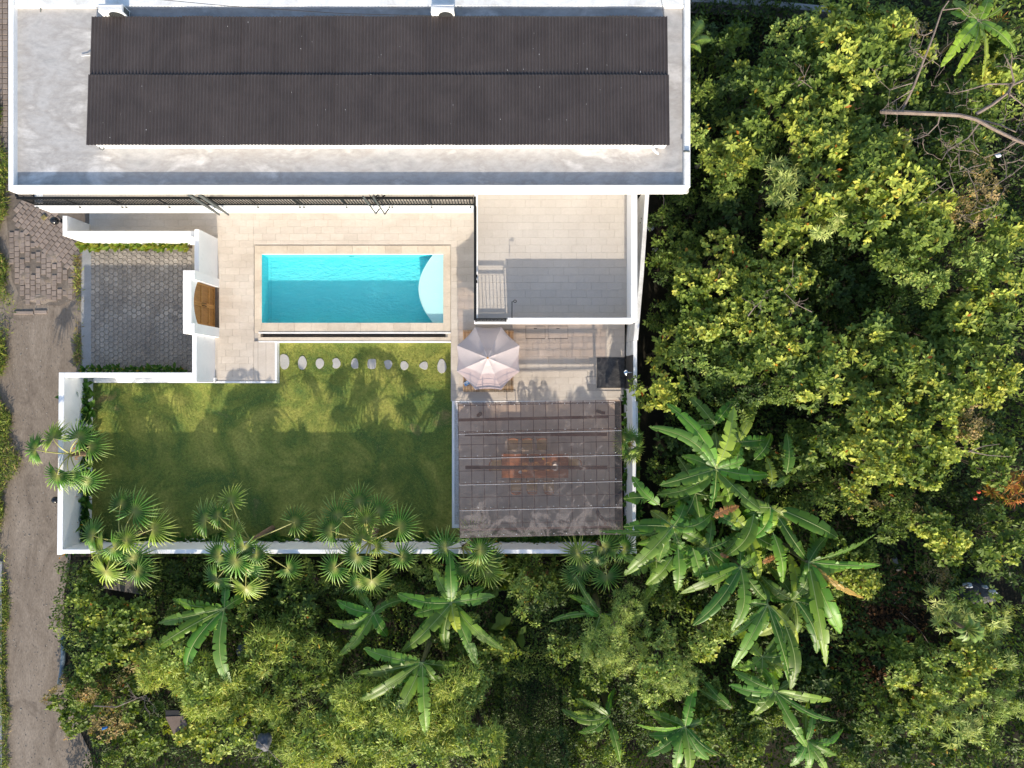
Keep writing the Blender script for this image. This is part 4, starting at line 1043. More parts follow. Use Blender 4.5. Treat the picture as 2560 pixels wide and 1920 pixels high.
ORG = [(.40,.20,.03),(.48,.32,.04),(.34,.11,.02),(.42,.34,.05)]
# species: template, leaf length, leaves per rosette, rosettes per m2, palette, spread(deg), orange share
SP = dict(
 almond=(T_BROAD,.265,7,17,'yellow',60,.016), almonddk=(T_BROAD,.27,7,16,'mid',60,.006),
 small=(T_OVAL,.18,9,21,'mid',58,.004), smalllt=(T_OVAL,.18,9,21,'fresh',58,.004),
 dark=(T_BROAD,.27,7,13,'dark',62,.004), darksm=(T_OVAL,.17,8,20,'dark',60,.003),
 creeper=(T_HEART,.155,7,23,'creeper',46,.012), creeperg=(T_HEART,.16,7,22,'mid',50,.004),
 star=(T_NARROW,.32,16,11,'pale',66,.002), bamboo=(T_BAMB,.32,10,25,'bamboo',56,.01),
 fern=(T_NARROW,.17,18,24,'fresh',60,.0), tan=(T_OVAL,.13,8,16,'tan',60,.03),
 croton=(T_NARROW,.38,12,9,'croton',60,.3), taro=(T_HEART,.55,4,3.5,'mid',55,.0))

def place_leaves(tmpl, pos, dirs, ups, length, cols):
    tv, tt = tmpl; n = len(pos)
    d = norm(dirs); s_ = norm(np.cross(ups, d)); u = np.cross(d, s_)
    L = length[:, None, None]
    V = pos[:, None, :] + L*(tv[None,:,0:1]*d[:,None,:] + tv[None,:,1:2]*s_[:,None,:] + tv[None,:,2:3]*u[:,None,:])
    k = len(tv)
    Tt = (tt[None,:,:] + (np.arange(n)*k)[:,None,None]).reshape(-1,3)
    C = np.repeat(cols, k, 0)
    return V.reshape(-1,3), Tt, C

def rosettes(sp, sites, nrm, scale=1.0, g=NR):
    tmpl, ln, k, dens, pal, spread, org = SP[sp]
    n = len(sites)
    if n == 0: return None
    ax = norm(nrm*0.95 + np.array([0,-.05,.35]) + g.normal(0,.36,(n,3)))
    a = norm(np.cross(ax, g.normal(0,1,(n,3)))); b = np.cross(ax, a)
    ph = (np.arange(k)[None,:]/k*2*np.pi*(1 if sp not in ('small','smalllt','creeper','creeperg','darksm') else 1.7)) + g.uniform(0,6.28,(n,1)) + g.normal(0,.2,(n,k))
    sprd = np.radians(spread) + g.normal(0,.22,(n,k))
    rad = np.cos(ph)[...,None]*a[:,None,:] + np.sin(ph)[...,None]*b[:,None,:]
    d = rad*np.sin(sprd)[...,None] + ax[:,None,:]*np.cos(sprd)[...,None]
    d[...,2] -= .12
    L = ln*scale*g.uniform(.62,1.15,(n,k))
    off = g.uniform(0,.9,(n,k))*ln*scale if sp in ('small','smalllt','creeper','creeperg','fern','tan','darksm','bamboo') else g.uniform(0,.10,(n,k))*ln
    pos = sites[:,None,:] - ax[:,None,:]*off[...,None] + rad*(off*.55)[...,None]
    up = ax[:,None,:] + np.array([0,0,.5]) - d*0.0
    pc = np.array(G[pal]); base = pc[g.integers(0,len(pc),n)]
    cols = (base[:,None,:]*.6 + pc[g.integers(0,len(pc),(n,k))]*.4)*g.uniform(.78,1.2,(n,k,1))
    o = g.random((n,k)) < org; oc = np.array(ORG)
    cols[o] = oc[g.integers(0,len(oc),o.sum())]
    return place_leaves(tmpl, pos.reshape(-1,3), d.reshape(-1,3), np.broadcast_to(up, d.shape).reshape(-1,3), L.reshape(-1), cols.reshape(-1,3))

TOTAL = [0]
def tree(u, v, rpx, zt, sp, label, group=None, kind='tree', flat=.75, mixin=None, nlump=None, cat=None):
    """trunk, limbs and a crown of lumps; u, v is where the top of the crown shows"""
    g = np.random.default_rng(int(u*7+v*13))
    c = P(u, v, zt); Rm = rpx/F*(H-zt)
    nl = nlump or int(6 + Rm*4.2)
    lumps = []
    for i in range(nl):
        a = g.uniform(0, 6.283); r_ = Rm*math.sqrt(g.uniform(0, 1))*.80
        lr = Rm*g.uniform(.20, .42)
        z = zt - lr*.55 - (r_/Rm)**2*Rm*.6*flat - g.uniform(0, 1)**1.5*Rm*.75
        lumps.append((c.x+r_*math.cos(a), c.y+r_*math.sin(a), max(z, .35), lr))
    lumps = np.array(lumps)
    S = []; N = []
    dens = SP[sp][3]
    for i, (x, y, z, lr) in enumerate(lumps):
        n = int(2*math.pi*lr*lr*dens*1.25*.8)+2
        d = norm(g.normal(0,1,(n,3))*np.array([1,1,.9]) + np.array([0,-.12,.38])); 
        d = d[d[:,2] > -.35]
        jit = 1 + .14*np.sin(d[:,0]*5+i) + g.normal(0,.09,len(d))
        q = np.array([x,y,z]) + d*lr*np.array([1,1,.72])*jit[:,None]
        rel = (q[:,None,:]-lumps[None,:,:3])/np.array([1,1,.72]); dist = np.linalg.norm(rel, axis=2)/lumps[None,:,3]; dist[:,i] = 9
        keep = (dist.min(1) > .72) & (q[:,2] > .12) 
        S.append(q[keep]); N.append(d[keep])
    S = np.concatenate(S); N = np.concatenate(N)
    t = thing('shrub' if kind == 'shrub' else ('bamboo' if kind == 'bamboo' else 'tree'), label, cat or ('shrub' if kind == 'shrub' else ('bamboo' if kind == 'bamboo' else 'tree')), (c.x, c.y, 0), group)
    parts = []
    if mixin:
        sel = g.random(len(S)) < .35 if True else None
        # second foliage colour sits in patches
        sel = (np.sin(S[:,0]*2.1+u)+np.sin(S[:,1]*2.7+v)) > .35
        r2 = rosettes(mixin, S[sel], N[sel], g=g); r1 = rosettes(sp, S[~sel], N[~sel], g=g)
        parts = [p for p in (r1, r2) if p is not None]
    else: parts = [rosettes(sp, S, N, g=g)]
    Vs, Ts, Cs = [], [], []; k = 0
    for V_, T_, C_ in parts: Vs.append(V_); Ts.append(T_+k); Cs.append(C_); k += len(V_)
    V_, T_, C_ = np.concatenate(Vs), np.concatenate(Ts), np.concatenate(Cs)
    V_[:,2] = np.maximum(V_[:,2], .05)
    me = fast_mesh('crown', V_-np.array([c.x,c.y,0]), T_); color_attr(me, C_); TOTAL[0] += len(T_)
    link('crown', me, LEAF, t, kind='stuff')
    # trunk and limbs
    hubz = zt*.38 if kind != 'bamboo' else .3
    tr_ = max(.035, Rm*.045)
    obj('trunk', MB().tube([(c.x,c.y,0),(c.x+g.normal(0,.06),c.y+g.normal(0,.06),hubz*.55),(c.x+g.normal(0,.08),c.y+g.normal(0,.08),hubz)], [tr_*1.3,tr_,tr_*.85], 8), TRUNK, t)
    m = MB()
    for (x, y, z, lr) in lumps[:10]:
        p0 = Vector((c.x,c.y,hubz*.9)); p3 = Vector((x,y,z+lr*.25)); mid = p0.lerp(p3,.5)+Vector((g.normal(0,.1)*Rm,g.normal(0,.1)*Rm,g.uniform(0,.15)*Rm))
        m.tube([p0, mid, p3], [tr_*.6, tr_*.36, tr_*.12], 5)
        for _ in range(2):
            dd = Vector(tuple(g.normal(0,1,3))); dd.z = abs(dd.z); m.tube([p3-(p3-mid)*.3, p3+dd.normalized()*lr*.75], [tr_*.2, tr_*.06], 4)
    obj('limb', m, TRUNK, t)
    return t

# ---- east thicket: (u, v, radius px, top z, species, label, extra)
E = [
 (1752,70,45,2.2,'dark',"low dark shrub at the foot of the house's northeast corner",{}),
 (1835,95,62,2.8,'dark',"dark broad-leaved shrub below the grey concrete wall at the top",{'mixin':'almonddk'}),
 (2005,105,88,4.6,'smalllt',"light green small-leaved tree directly below the end of the grey concrete wall",{}),
 (1868,215,72,3.9,'almond',"broad-leaved tree with a few yellowing leaves, right of the feathery palm",{'mixin':'dark'}),
 (1762,205,44,3.6,'small',"narrow small-leaved shrub squeezed against the east roof parapet under the feathery palm",{}),
 (1748,322,46,3.6,'smalllt',"fresh green small-leaved shrub against the east roof parapet, lower of two",{}),
 (1930,185,55,4.2,'almonddk',"gloss-leaved tree between the light green tree and the roof",{}),
 (1905,300,66,4.2,'small',"mid green shrub tree in the dark gap east of the roof's middle",{'mixin':'almonddk'}),
 (1990,235,72,4.8,'almond',"orange-flecked broad-leaved tree with bare twigs poking out, east of the roof",{}),
 (2062,300,80,5.0,'almond',"yellow-green broad-leaved tree with red-orange leaves on its west side",{}),
 (1868,385,88,4.2,'small',"dense mid green tree off the southeast corner of the house",{'mixin':'almond'}),
 (1955,458,62,4.6,'star',"pale tree with large star-like leaf clusters southeast of the house corner",{}),
 (2165,75,112,5.8,'almond',"large yellow-green broad-leaved tree left of the bare dead branch at the top",{}),
 (2105,195,70,5.0,'almonddk',"shaded broad-leaved tree below the large yellow-green one at the top",{}),
 (2280,70,78,5.2,'almond',"broad-leaved tree at the top edge just left of the bright banana plant",{'mixin':'tan'}),
 (2250,180,82,5.4,'almonddk',"dark-sided tree behind the long fallen pale branch",{}),
 (2140,290,88,5.6,'almond',"broad-leaved tree with scattered orange leaves west of the dead trunk",{}),
 (2255,400,110,5.9,'almond',"wide bright broad-leaved tree just south of the dead trunk's left end",{}),
 (2120,410,74,5.2,'almond',"yellow-tinged broad-leaved tree left of the wide bright one",{}),
 (2340,270,72,4.2,'dark',"dark tree under the forks of the dead tree",{}),
 (2440,230,70,4.0,'almonddk',"shaded shrub tree below the bright banana plant",{}),
 (2440,345,78,4.4,'small',"green tree beneath the dead tree's lower twigs",{'mixin':'almonddk'}),
 (2535,180,60,4.4,'almond',"broad-leaved tree at the right edge near the bright banana plant",{}),
 (2520,75,52,4.2,'almonddk',"tree with an orange croton colour in the top right corner",{'mixin':'croton'}),
 (2455,470,92,5.6,'tan',"dry brownish twiggy tree at the right edge below the dead tree",{}),
 (2545,560,72,5.2,'almond',"broad-leaved tree on the right edge below the dry brownish one",{'mixin':'almonddk'}),
 (2350,520,85,5.6,'almond',"bright broad-leaved tree left of the dry brownish one",{}),
 (2180,500,84,5.6,'almond',"sunlit tree with orange leaf edges in the upper middle of the thicket",{}),
 (2070,505,74,5.2,'star',"pale-clustered tree left of the sunlit orange-edged tree",{'mixin':'almond'}),
 (1985,560,62,4.8,'almond',"small yellow-leaved tree right above the creeper mass",{'mixin':'creeper'}),
 (1850,520,60,3.0,'dark',"low dark shrub in the shade southeast of the house corner",{}),
 (1745,520,52,2.2,'darksm',"low dark shrub right of the terrace beside the boundary wall",{}),
 (1710,625,56,3.0,'small',"shrub with a few big pale leaves beside the top of the boundary wall",{'mixin':'creeperg'}),
 (1800,640,84,4.1,'creeperg',"creeper-draped green tree east of the roof terrace",{'mixin':'creeper'}),
 (1935,655,88,4.8,'creeperg',"creeper-covered tree with a bluish hollow at its middle",{'mixin':'creeper'}),
 (1985,690,58,4.8,'creeper',"ragged creeper spur with bare twigs at its east tip",{}),
 (1790,735,92,4.6,'creeper',"bright yellow-green creeper mound east of the roof terrace",{}),
 (1935,765,92,4.9,'creeper',"bright yellow-green creeper mound with brown stalks beside it, farther east",{}),
 (1830,815,78,4.0,'creeperg',"green creeper slope below the bright western mound",{}),
 (1690,745,40,2.2,'darksm',"low dark shrub near the pale rubbish by the boundary wall",{}),
 (1705,830,48,3.4,'almond',"young broad-leaved sapling with large separate leaves near the shower wall",{}),
 (1650,880,34,2.6,'almond',"tiny sapling with bright leaf tufts close to the shower wall",{}),
 (1650,968,58,3.2,'almond',"bushy sapling with yellowing leaves just right of the shower wall",{'mixin':'small'}),
 (1752,905,78,3.8,'small',"rounded mid green tree right of the bushy sapling",{'mixin':'smalllt'}),
 (1880,885,82,4.4,'almonddk',"open-crowned tree with visible stems south of the creeper mounds",{}),
 (2010,865,84,4.9,'almonddk',"tree with green whorled leaves right of the open-crowned one",{'mixin':'almond'}),
 (2130,590,70,3.8,'darksm',"dark tree in the shadow below the sunlit orange-edged tree",{}),
 (2100,700,80,3.0,'dark',"deeply shaded low tree in the dark hollow of the thicket",{}),
 (2210,665,52,2.8,'dark',"dark shrub beside the reddish dead leaves in the hollow",{'mixin':'croton'}),
 (2260,590,72,4.6,'almonddk',"dark gloss-leaved tree above the small-leaved bright pair",{}),
 (2330,660,82,5.1,'smalllt',"sunlit small-leaved tree at the right of the dark hollow",{}),
 (2430,660,82,5.2,'smalllt',"sunlit small-leaved tree next to the right edge, twin of the one at the hollow",{}),
 (2310,760,80,4.0,'small',"shaded small-leaved tree below the sunlit pair",{'mixin':'darksm'}),
 (2528,700,66,5.0,'almond',"right-edge tree with orange leaves level with the dark hollow",{'mixin':'almonddk'}),
 (2500,800,82,5.1,'almond',"yellow-orange tinged tree at the right edge below mid height",{}),
 (2400,820,70,4.2,'almonddk',"dark whorl-leaved tree left of the yellow-orange tinged one",{}),
 (2190,800,66,3.0,'darksm',"low dark growth at the bottom of the dark hollow",{}),
 (2240,880,86,5.0,'almond',"light yellow-green tree below the dark hollow",{}),
 (2385,915,100,5.4,'almond',"wide light tree with long bright leaves right of centre in the thicket",{}),
 (2120,930,88,5.2,'almond',"light tree with rosettes and reddish twigs above the banana clump's right",{'mixin':'almonddk'}),
 (2000,960,68,4.6,'small',"green small-leaved tree between the open-crowned tree and the bananas",{'mixin':'almonddk'}),
 (1880,970,78,4.0,'small',"dull green small-leaved tree right behind the highest banana leaf",{'mixin':'darksm'}),
 (2520,930,60,5.0,'almond',"right-edge tree above the stringy yellow creeper",{'mixin':'creeper'}),
 (2490,1030,86,5.4,'creeper',"stringy yellow creeper over a tree by the right edge",{'mixin':'tan'}),
 (2370,1040,88,5.5,'creeper',"yellow creeper dome left of the stringy one",{}),
 (2250,1040,84,5.3,'almond',"pale yellow broad-leaved crown in the middle of the creeper domes",{'mixin':'creeper'}),
 (2150,1050,66,3.8,'dark',"dark gap-filling tree above the western creeper dome",{}),
 (2350,1135,96,5.7,'creeper',"largest bright creeper dome with grey bare stalks on its right",{}),
 (2200,1165,88,5.3,'creeper',"western bright creeper dome beside the banana clump",{'mixin':'almond'}),
 (2480,1145,76,5.0,'creeperg',"small-leaved green creeper right of the largest dome",{}),
 (2110,1110,62,4.4,'almonddk',"green-leaved tree touching the banana clump's right side",{}),
 (2120,1250,60,3.0,'small',"ragged low shrub between the bananas and the western dome",{'mixin':'tan'}),
 (2545,1215,44,2.6,'croton',"croton bush with red and yellow leaves at the right edge",{}),
 (2265,1290,66,3.4,'small',"loose green shrub above the pale stone",{'mixin':'tan'}),
 (2385,1335,84,4.4,'creeper',"hanging bright creeper cushion above the rubbish heap",{}),
 (2470,1265,52,2.4,'darksm',"dark low shrub right of the hanging creeper cushion",{}),
 (2528,1360,62,3.9,'almonddk',"green tree at the right edge above the rubbish heap",{'mixin':'creeper'}),
 (2128,1440,78,2.8,'creeper',"bright creeper carpet behind the right-hand banana leaves",{}),
 (2400,1545,74,3.6,'star',"frangipani-like shrub with pale star clusters, the left one",{}),
 (2500,1590,80,3.8,'star',"frangipani-like shrub with pale star clusters, by the right edge",{}),
 (2435,1690,78,4.0,'creeper',"bright creeper mound below the star-clustered shrubs",{'mixin':'smalllt'}),
 (2525,1690,54,3.6,'small',"green shrub at the right edge below the star-clustered one",{'mixin':'star'}),
 (2275,1625,72,2.6,'almonddk',"shaded whorl-leaved bush right of the brown bare ground",{'mixin':'dark'}),
 (2330,1745,96,4.0,'smalllt',"wide pale bushy tree low on the right side",{'mixin':'creeper'}),
 (2455,1800,80,3.9,'star',"feathery star-leaved tree near the bottom right corner",{'mixin':'smalllt'}),
 (2545,1790,58,3.8,'fern',"feathery pale bush at the right edge near the bottom",{}),
 (2235,1800,76,3.0,'small',"dull green shrub left of the wide pale bushy tree",{'mixin':'dark'}),
 (2340,1870,80,2.6,'dark',"dark low tree at the bottom edge right of centre",{'mixin':'small'}),
 (2470,1900,74,2.4,'small',"dull green shrub at the bottom edge near the right corner",{'mixin':'darksm'}),
 (2140,1880,60,2.4,'dark',"dark low shrub at the bottom edge right of the bananas",{'mixin':'small'}),
 # middle bottom
 (1578,1580,108,4.2,'fern',"feathery bright green shrub mass below the banana clump",{}),
 (1680,1690,92,4.3,'fern',"feathery bright green shrub mass nearer the bottom bananas",{'mixin':'smalllt'}),
 (1775,1610,54,3.6,'smalllt',"light green bush with heart-shaped leaves right of the feathery mass",{'mixin':'creeper'}),
 (1500,1665,62,3.2,'small',"green bush left of the feathery mass",{'mixin':'smalllt'}),
 (1590,1730,58,3.2,'darksm',"dark green bush under the lower feathery mass",{'mixin':'small'}),
 (1430,1610,62,2.2,'darksm',"low dark bush with one orange leaf above the shaded hollow",{'mixin':'smalllt'}),
 (1455,1760,52,2.0,'small',"low leafy bush at the right rim of the shaded hollow",{'mixin':'creeperg'}),
 (1330,1510,66,2.6,'smalllt',"fresh green creeping bush right of the big banana plant",{'mixin':'darksm'}),
 (1340,1420,56,1.6,'small',"low bush below the south wall among fallen palm leaves",{'mixin':'smalllt'}),
 (1250,1440,38,1.2,'taro',"cluster of big round dark leaves below the south wall",{}),
 (1270,1590,36,1.6,'taro',"cluster of very large heart-shaped leaves at the tip of the banana leaf",{}),
 (1235,1650,50,2.4,'creeper',"yellow-green creeper edge above the shaded hollow",{'mixin':'creeperg'}),
 (1800,1830,80,2.8,'small',"small-leaved shrub between the two bottom banana plants",{'mixin':'creeperg'}),
 (1880,1900,60,2.4,'creeperg',"green creeping shrub at the bottom edge right of the yellow banana leaf",{}),
 (1500,1890,58,2.4,'small',"bush at the bottom edge right of the shaded hollow",{'mixin':'smalllt'}),
 (1940,1640,50,2.0,'dark',"dark bush in the shade under the long banana leaves",{}),
 # bottom left
 (200,1455,44,2.0,'creeperg',"leafy green bush at the lane corner just below the garden wall",{}),
 (185,1530,46,2.6,'creeper',"yellow-green bush leaning over the lane, upper one",{}),
 (290,1555,84,3.0,'creeperg',"creeper-covered bush below the grey concrete lid",{'mixin':'creeper'}),
 (225,1640,66,2.9,'small',"dark green bush by the bluish pipe beside the lane",{'mixin':'creeperg'}),
 (400,1470,62,1.4,'darksm',"low dark bush right of the grey concrete lid",{}),
 (480,1430,44,1.2,'darksm',"low dark bush under the second palm by the south wall",{}),
 (640,1470,74,2.0,'small',"deep green bush behind the second palm's lower leaves",{'mixin':'darksm'}),
 (760,1460,62,2.0,'small',"deep green bush below the south wall between two palms",{}),
 (715,1540,70,2.6,'small',"green bush left of the middle banana plant",{'mixin':'dark'}),
 (1060,1440,48,1.8,'smalllt',"pale low bush behind the biggest banana leaf, below the wall",{'mixin':'small'}),
 (660,1640,76,3.0,'bamboo',"yellow-green bamboo spray right of the lower-left banana plant",{}),
 (760,1690,78,3.2,'small',"mid green bush in the hollow left of the lower banana plant",{'mixin':'bamboo'}),
 (400,1690,92,3.8,'bamboo',"bright bamboo clump in front of the lower-left banana plant",{}),
 (500,1750,84,3.7,'bamboo',"bright bamboo clump right of the thin fallen branch",{}),
 (330,1650,62,3.0,'creeper',"yellow creeper tuft left of the bright bamboo",{'mixin':'tan'}),
 (860,1790,98,3.9,'bamboo',"large yellow bamboo clump below the lower banana plant, left side",{}),
 (980,1800,104,4.0,'bamboo',"large yellow bamboo clump below the lower banana plant, middle",{}),
 (1110,1770,96,3.9,'bamboo',"large yellow bamboo clump at the rim of the shaded hollow",{}),
 (1180,1870,80,3.6,'bamboo',"bamboo clump at the bottom edge beside the shaded hollow",{}),
 (1040,1890,84,3.8,'bamboo',"bamboo clump at the bottom edge, second from the hollow",{}),
 (900,1900,86,3.8,'bamboo',"bamboo clump at the bottom edge, third from the hollow",{}),
 (760,1870,76,3.2,'bamboo',"loose bamboo clump left of the large yellow ones, with pale twigs",{}),
 (158,1790,80,2.2,'creeperg',"half-dry green and brown bush spreading onto the lane",{'mixin':'tan'}),
 (215,1735,52,2.2,'small',"green bush above the half-dry one that spreads onto the lane",{'mixin':'tan'}),
 (270,1800,76,2.6,'creeperg',"green bush with yellow tips near the little blue bottle",{'mixin':'tan'}),
 (370,1850,72,2.8,'creeperg',"leafy bush at the bottom left beneath the thin fallen branch",{'mixin':'creeper'}),
 (490,1860,62,2.8,'creeper',"yellow-green bush right of the brown open box",{'mixin':'small'}),
 (590,1830,70,3.0,'smalllt',"light green bush right of the brown open box, farther along",{'mixin':'creeper'}),
 (640,1900,60,2.6,'small',"dark bush at the bottom edge left of the pale twigs",{'mixin':'darksm'}),
 (290,1890,56,1.9,'small',"bush at the bottom edge beside the lane",{'mixin':'creeperg'}),
]
E += [
 (1668,555,48,2.6,'small',"dark green bush right behind the terrace's boundary wall, upper one",{'mixin':'darksm'}),
 (1672,665,46,2.5,'darksm',"dark bush right behind the terrace's boundary wall, middle one",{'mixin':'small'}),
 (1662,790,42,2.4,'small',"dark green bush right behind the boundary wall just above the shower",{'mixin':'darksm'}),
 (1700,470,50,2.5,'darksm',"dark bush under the southeast corner of the roof parapet",{'mixin':'small'}),
 (1335,2040,130,3.8,'darksm',"dense dark bush tree just beyond the bottom picture edge, shading the hollow",{}),  # unseen tree, added like the next two to shade the hollow
 (1440,2130,110,7.0,'dark',"tall broad-leaved tree beyond the bottom picture edge, right of the one shading the hollow",{}),
 (1255,2150,100,6.8,'darksm',"tall small-leaved tree beyond the bottom picture edge, left of the one shading the hollow",{}),
 (1665,1180,46,2.0,'darksm',"shaded bush behind the pergola's east wall, under the highest banana leaves",{'mixin':'small'}),
 (1700,1110,50,2.2,'dark',"dark leafy bush in the hollow left of the tallest banana plant",{'mixin':'darksm'}),
 (1740,1250,62,2.4,'small',"green bush under the middle of the big banana clump, west side",{'mixin':'darksm'}),
 (1840,1110,60,2.6,'small',"green bush right behind the tallest banana plant",{'mixin':'almonddk'}),
 (1900,1160,56,2.6,'almonddk',"leafy bush between the tallest banana and the curved torn leaves",{}),
 (2010,1130,62,3.2,'almonddk',"green whorl-leaved bush right of the curved torn banana leaves",{'mixin':'small'}),
 (2040,1230,62,3.0,'small',"green bush above the wide banana blade that reaches right",{'mixin':'almonddk'}),
 (1640,1400,56,2.0,'small',"low bush under the leaf reaching down from the pergola's corner",{'mixin':'darksm'}),
 (1760,1380,60,2.2,'smalllt',"fresh green bush glimpsed through the lower part of the big clump",{'mixin':'small'}),
 (1900,1340,60,2.4,'small',"bush under the heart of the big banana clump",{'mixin':'tan'}),
 (1700,1500,60,2.4,'small',"green bush below the downward banana leaves, left",{'mixin':'smalllt'}),
 (1800,1500,60,2.4,'darksm',"dark bush below the downward banana leaves, middle",{'mixin':'small'}),
 (1905,1450,56,2.4,'smalllt',"fresh green bush between the lower and the right-hand banana plants",{'mixin':'small'}),
 (1990,1560,56,2.4,'small',"green bush between the two longest downward banana leaves at the right",{'mixin':'smalllt'}),
 (1870,1580,54,2.2,'small',"bush under the narrow folded banana leaves",{}),
 (1660,1840,62,2.2,'small',"bush behind the bright banana plant at the bottom edge",{'mixin':'darksm'}),
 (1760,1740,56,2.4,'smalllt',"fresh green bush between the feathery mass and the lower right bananas",{'mixin':'small'}),
 (1910,1810,60,2.2,'small',"bush between the two lower right banana plants",{'mixin':'dark'}),
 (2060,1810,52,2.0,'darksm',"dark bush right of the two lower right banana plants",{}),
 (2060,1690,54,1.6,'dark',"dark low bush at the left rim of the brown bare ground",{}),
 (2150,1740,54,1.6,'darksm',"dark low bush at the lower rim of the brown bare ground",{}),
 (2160,1400,50,1.8,'small',"ragged low bush at the upper rim of the brown bare ground",{'mixin':'tan'}),
 (2350,1450,56,1.8,'small',"low green bush left of the rubbish heap",{'mixin':'tan'}),
 (480,1540,66,2.0,'small',"dark green bush behind the lower-left banana leaves",{'mixin':'darksm'}),
 (610,1540,62,2.2,'small',"green bush right of the lower-left banana plant",{'mixin':'smalllt'}),
 (860,1470,62,1.8,'small',"green bush below the middle palm, against the wall",{'mixin':'darksm'}),
 (980,1460,54,1.8,'small',"green bush right of the small middle banana plant, against the wall",{'mixin':'smalllt'}),
 (860,1610,70,2.2,'darksm',"dark bush in the hollow between the small and the downward-fanning banana plants",{'mixin':'small'}),
 (1150,1600,62,2.2,'small',"green bush under the big banana plant's right leaves",{'mixin':'smalllt'}),
 (1170,1690,58,2.4,'small',"green bush at the upper rim of the yellow bamboo",{'mixin':'bamboo'}),
 (1400,1470,52,2.0,'darksm',"dark bush below the fallen palm leaves",{'mixin':'small'}),
 (580,1720,70,2.8,'small',"leafy bush between the two bamboo groups",{'mixin':'bamboo'}),
 (670,1790,70,3.0,'small',"leafy bush left of the large yellow bamboo",{'mixin':'bamboo'}),
]
SECOND = dict(almond='almonddk', creeper='creeperg', bamboo='smalllt', smalllt='small', star='smalllt', small='darksm')
for (u, v, r_, zt, sp, lab, ex) in E:
    if 'mixin' not in ex and sp in SECOND: ex['mixin'] = SECOND[sp]
    kd = 'bamboo' if sp == 'bamboo' else ('shrub' if zt < 3.0 or sp in ('croton','taro') else 'tree')
    lab2 = lab
    tree(u, v, r_*1.12, zt, sp, lab2, kind=kd, **ex)

# low weeds over the forest floor
def weeds(n, polys, zmax, pal, ln, nm, lab, sp=T_OVAL, excl=None):
    pts = []
    for (u0,u1,v0,v1,share) in polys:
        k = int(n*share); pts.append(np.stack([NR.uniform(X(u0),X(u1),k), NR.uniform(Y(v1),Y(v0),k)],1))
    p = np.concatenate(pts); 
    dens = np.sin(p[:,0]*1.7)+np.sin(p[:,1]*2.1+p[:,0]*.6)+NR.normal(0,.6,len(p))
    p = p[dens > -.5]
    if excl:
        keep = np.ones(len(p), bool)
        for (u,v,r_) in excl:
            c = P(u,v); keep &= ((p[:,0]-c.x)**2+(p[:,1]-c.y)**2 > (r_/55.0)**2*NR.uniform(.6,1.3,len(p)))
        p = p[keep]
    n = len(p); z = NR.uniform(.03, zmax, n)*(0.5+0.5*np.abs(np.sin(p[:,0]*1.1)*np.cos(p[:,1]*1.3)))
    d = np.stack([NR.normal(0,1,n), NR.normal(0,1,n), NR.normal(.05,.35,n)],1)
    up = np.tile([0,0,1.0],(n,1)) + NR.normal(0,.25,(n,3))
    pc = np.array(G[pal]); c = pc[NR.integers(0,len(pc),n)]*NR.uniform(.7,1.2,(n,1))
    V_, T_, C_ = place_leaves(sp, np.stack([p[:,0],p[:,1],z],1), d, up, NR.uniform(.5,1.1,n)*ln, c)
    me = fast_mesh(nm, V_, T_); color_attr(me, C_); TOTAL[0] += len(T_)
    return link(nm, me, LEAF, kind='stuff', label=lab, cat="undergrowth")
bare = [(2230,1560,75),(2180,1640,60),(2470,1480,50)]
def hfield(x, y):
    return 0.5 + 0.5*(np.sin(x*1.13+np.sin(y*.7)*1.4)*np.cos(y*1.31+np.sin(x*.9)*1.2))*.7 + .15*np.sin(x*3.1+y*1.7)*np.cos(y*3.7-x)
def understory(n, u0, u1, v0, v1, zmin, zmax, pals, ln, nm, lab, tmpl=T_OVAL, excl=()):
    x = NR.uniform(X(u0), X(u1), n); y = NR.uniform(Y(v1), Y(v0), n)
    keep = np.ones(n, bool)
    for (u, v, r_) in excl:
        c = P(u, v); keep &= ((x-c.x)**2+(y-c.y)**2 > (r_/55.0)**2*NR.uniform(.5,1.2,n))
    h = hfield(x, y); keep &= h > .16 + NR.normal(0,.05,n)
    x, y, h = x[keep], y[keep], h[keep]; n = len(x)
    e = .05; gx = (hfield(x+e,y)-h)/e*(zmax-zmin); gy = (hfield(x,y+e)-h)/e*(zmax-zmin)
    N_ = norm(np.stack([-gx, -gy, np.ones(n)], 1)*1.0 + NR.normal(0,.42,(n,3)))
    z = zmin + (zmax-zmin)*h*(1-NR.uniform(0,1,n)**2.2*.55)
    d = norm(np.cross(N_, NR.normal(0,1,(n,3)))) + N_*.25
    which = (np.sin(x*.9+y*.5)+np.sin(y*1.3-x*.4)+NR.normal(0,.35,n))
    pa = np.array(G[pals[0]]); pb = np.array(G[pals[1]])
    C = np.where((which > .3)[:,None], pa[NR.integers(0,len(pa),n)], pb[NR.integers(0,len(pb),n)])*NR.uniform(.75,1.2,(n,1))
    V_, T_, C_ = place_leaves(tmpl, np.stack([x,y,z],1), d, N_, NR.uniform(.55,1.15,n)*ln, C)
    V_[:,2] = np.maximum(V_[:,2], .02)
    me = fast_mesh(nm, V_, T_); color_attr(me, C_); TOTAL[0] += len(T_)
    return link(nm, me, LEAF, kind='stuff', label=lab, cat="undergrowth")
understory(95000, 1655, 2600, -30, 1960, .1, 2.1, ('mid','dark'), .24, 'undergrowth', "dark mixed undergrowth on the floor of the eastern thicket", excl=bare)
understory(76000, 172, 1660, 1394, 1980, .1, 1.4, ('mid','dark'), .17, 'undergrowth', "dark mixed undergrowth south of the garden wall", excl=[(320,1465,45),(440,1800,20),(180,1850,75),(150,1780,50),(150,1700,40),(1340,1760,90),(1345,1870,105)])
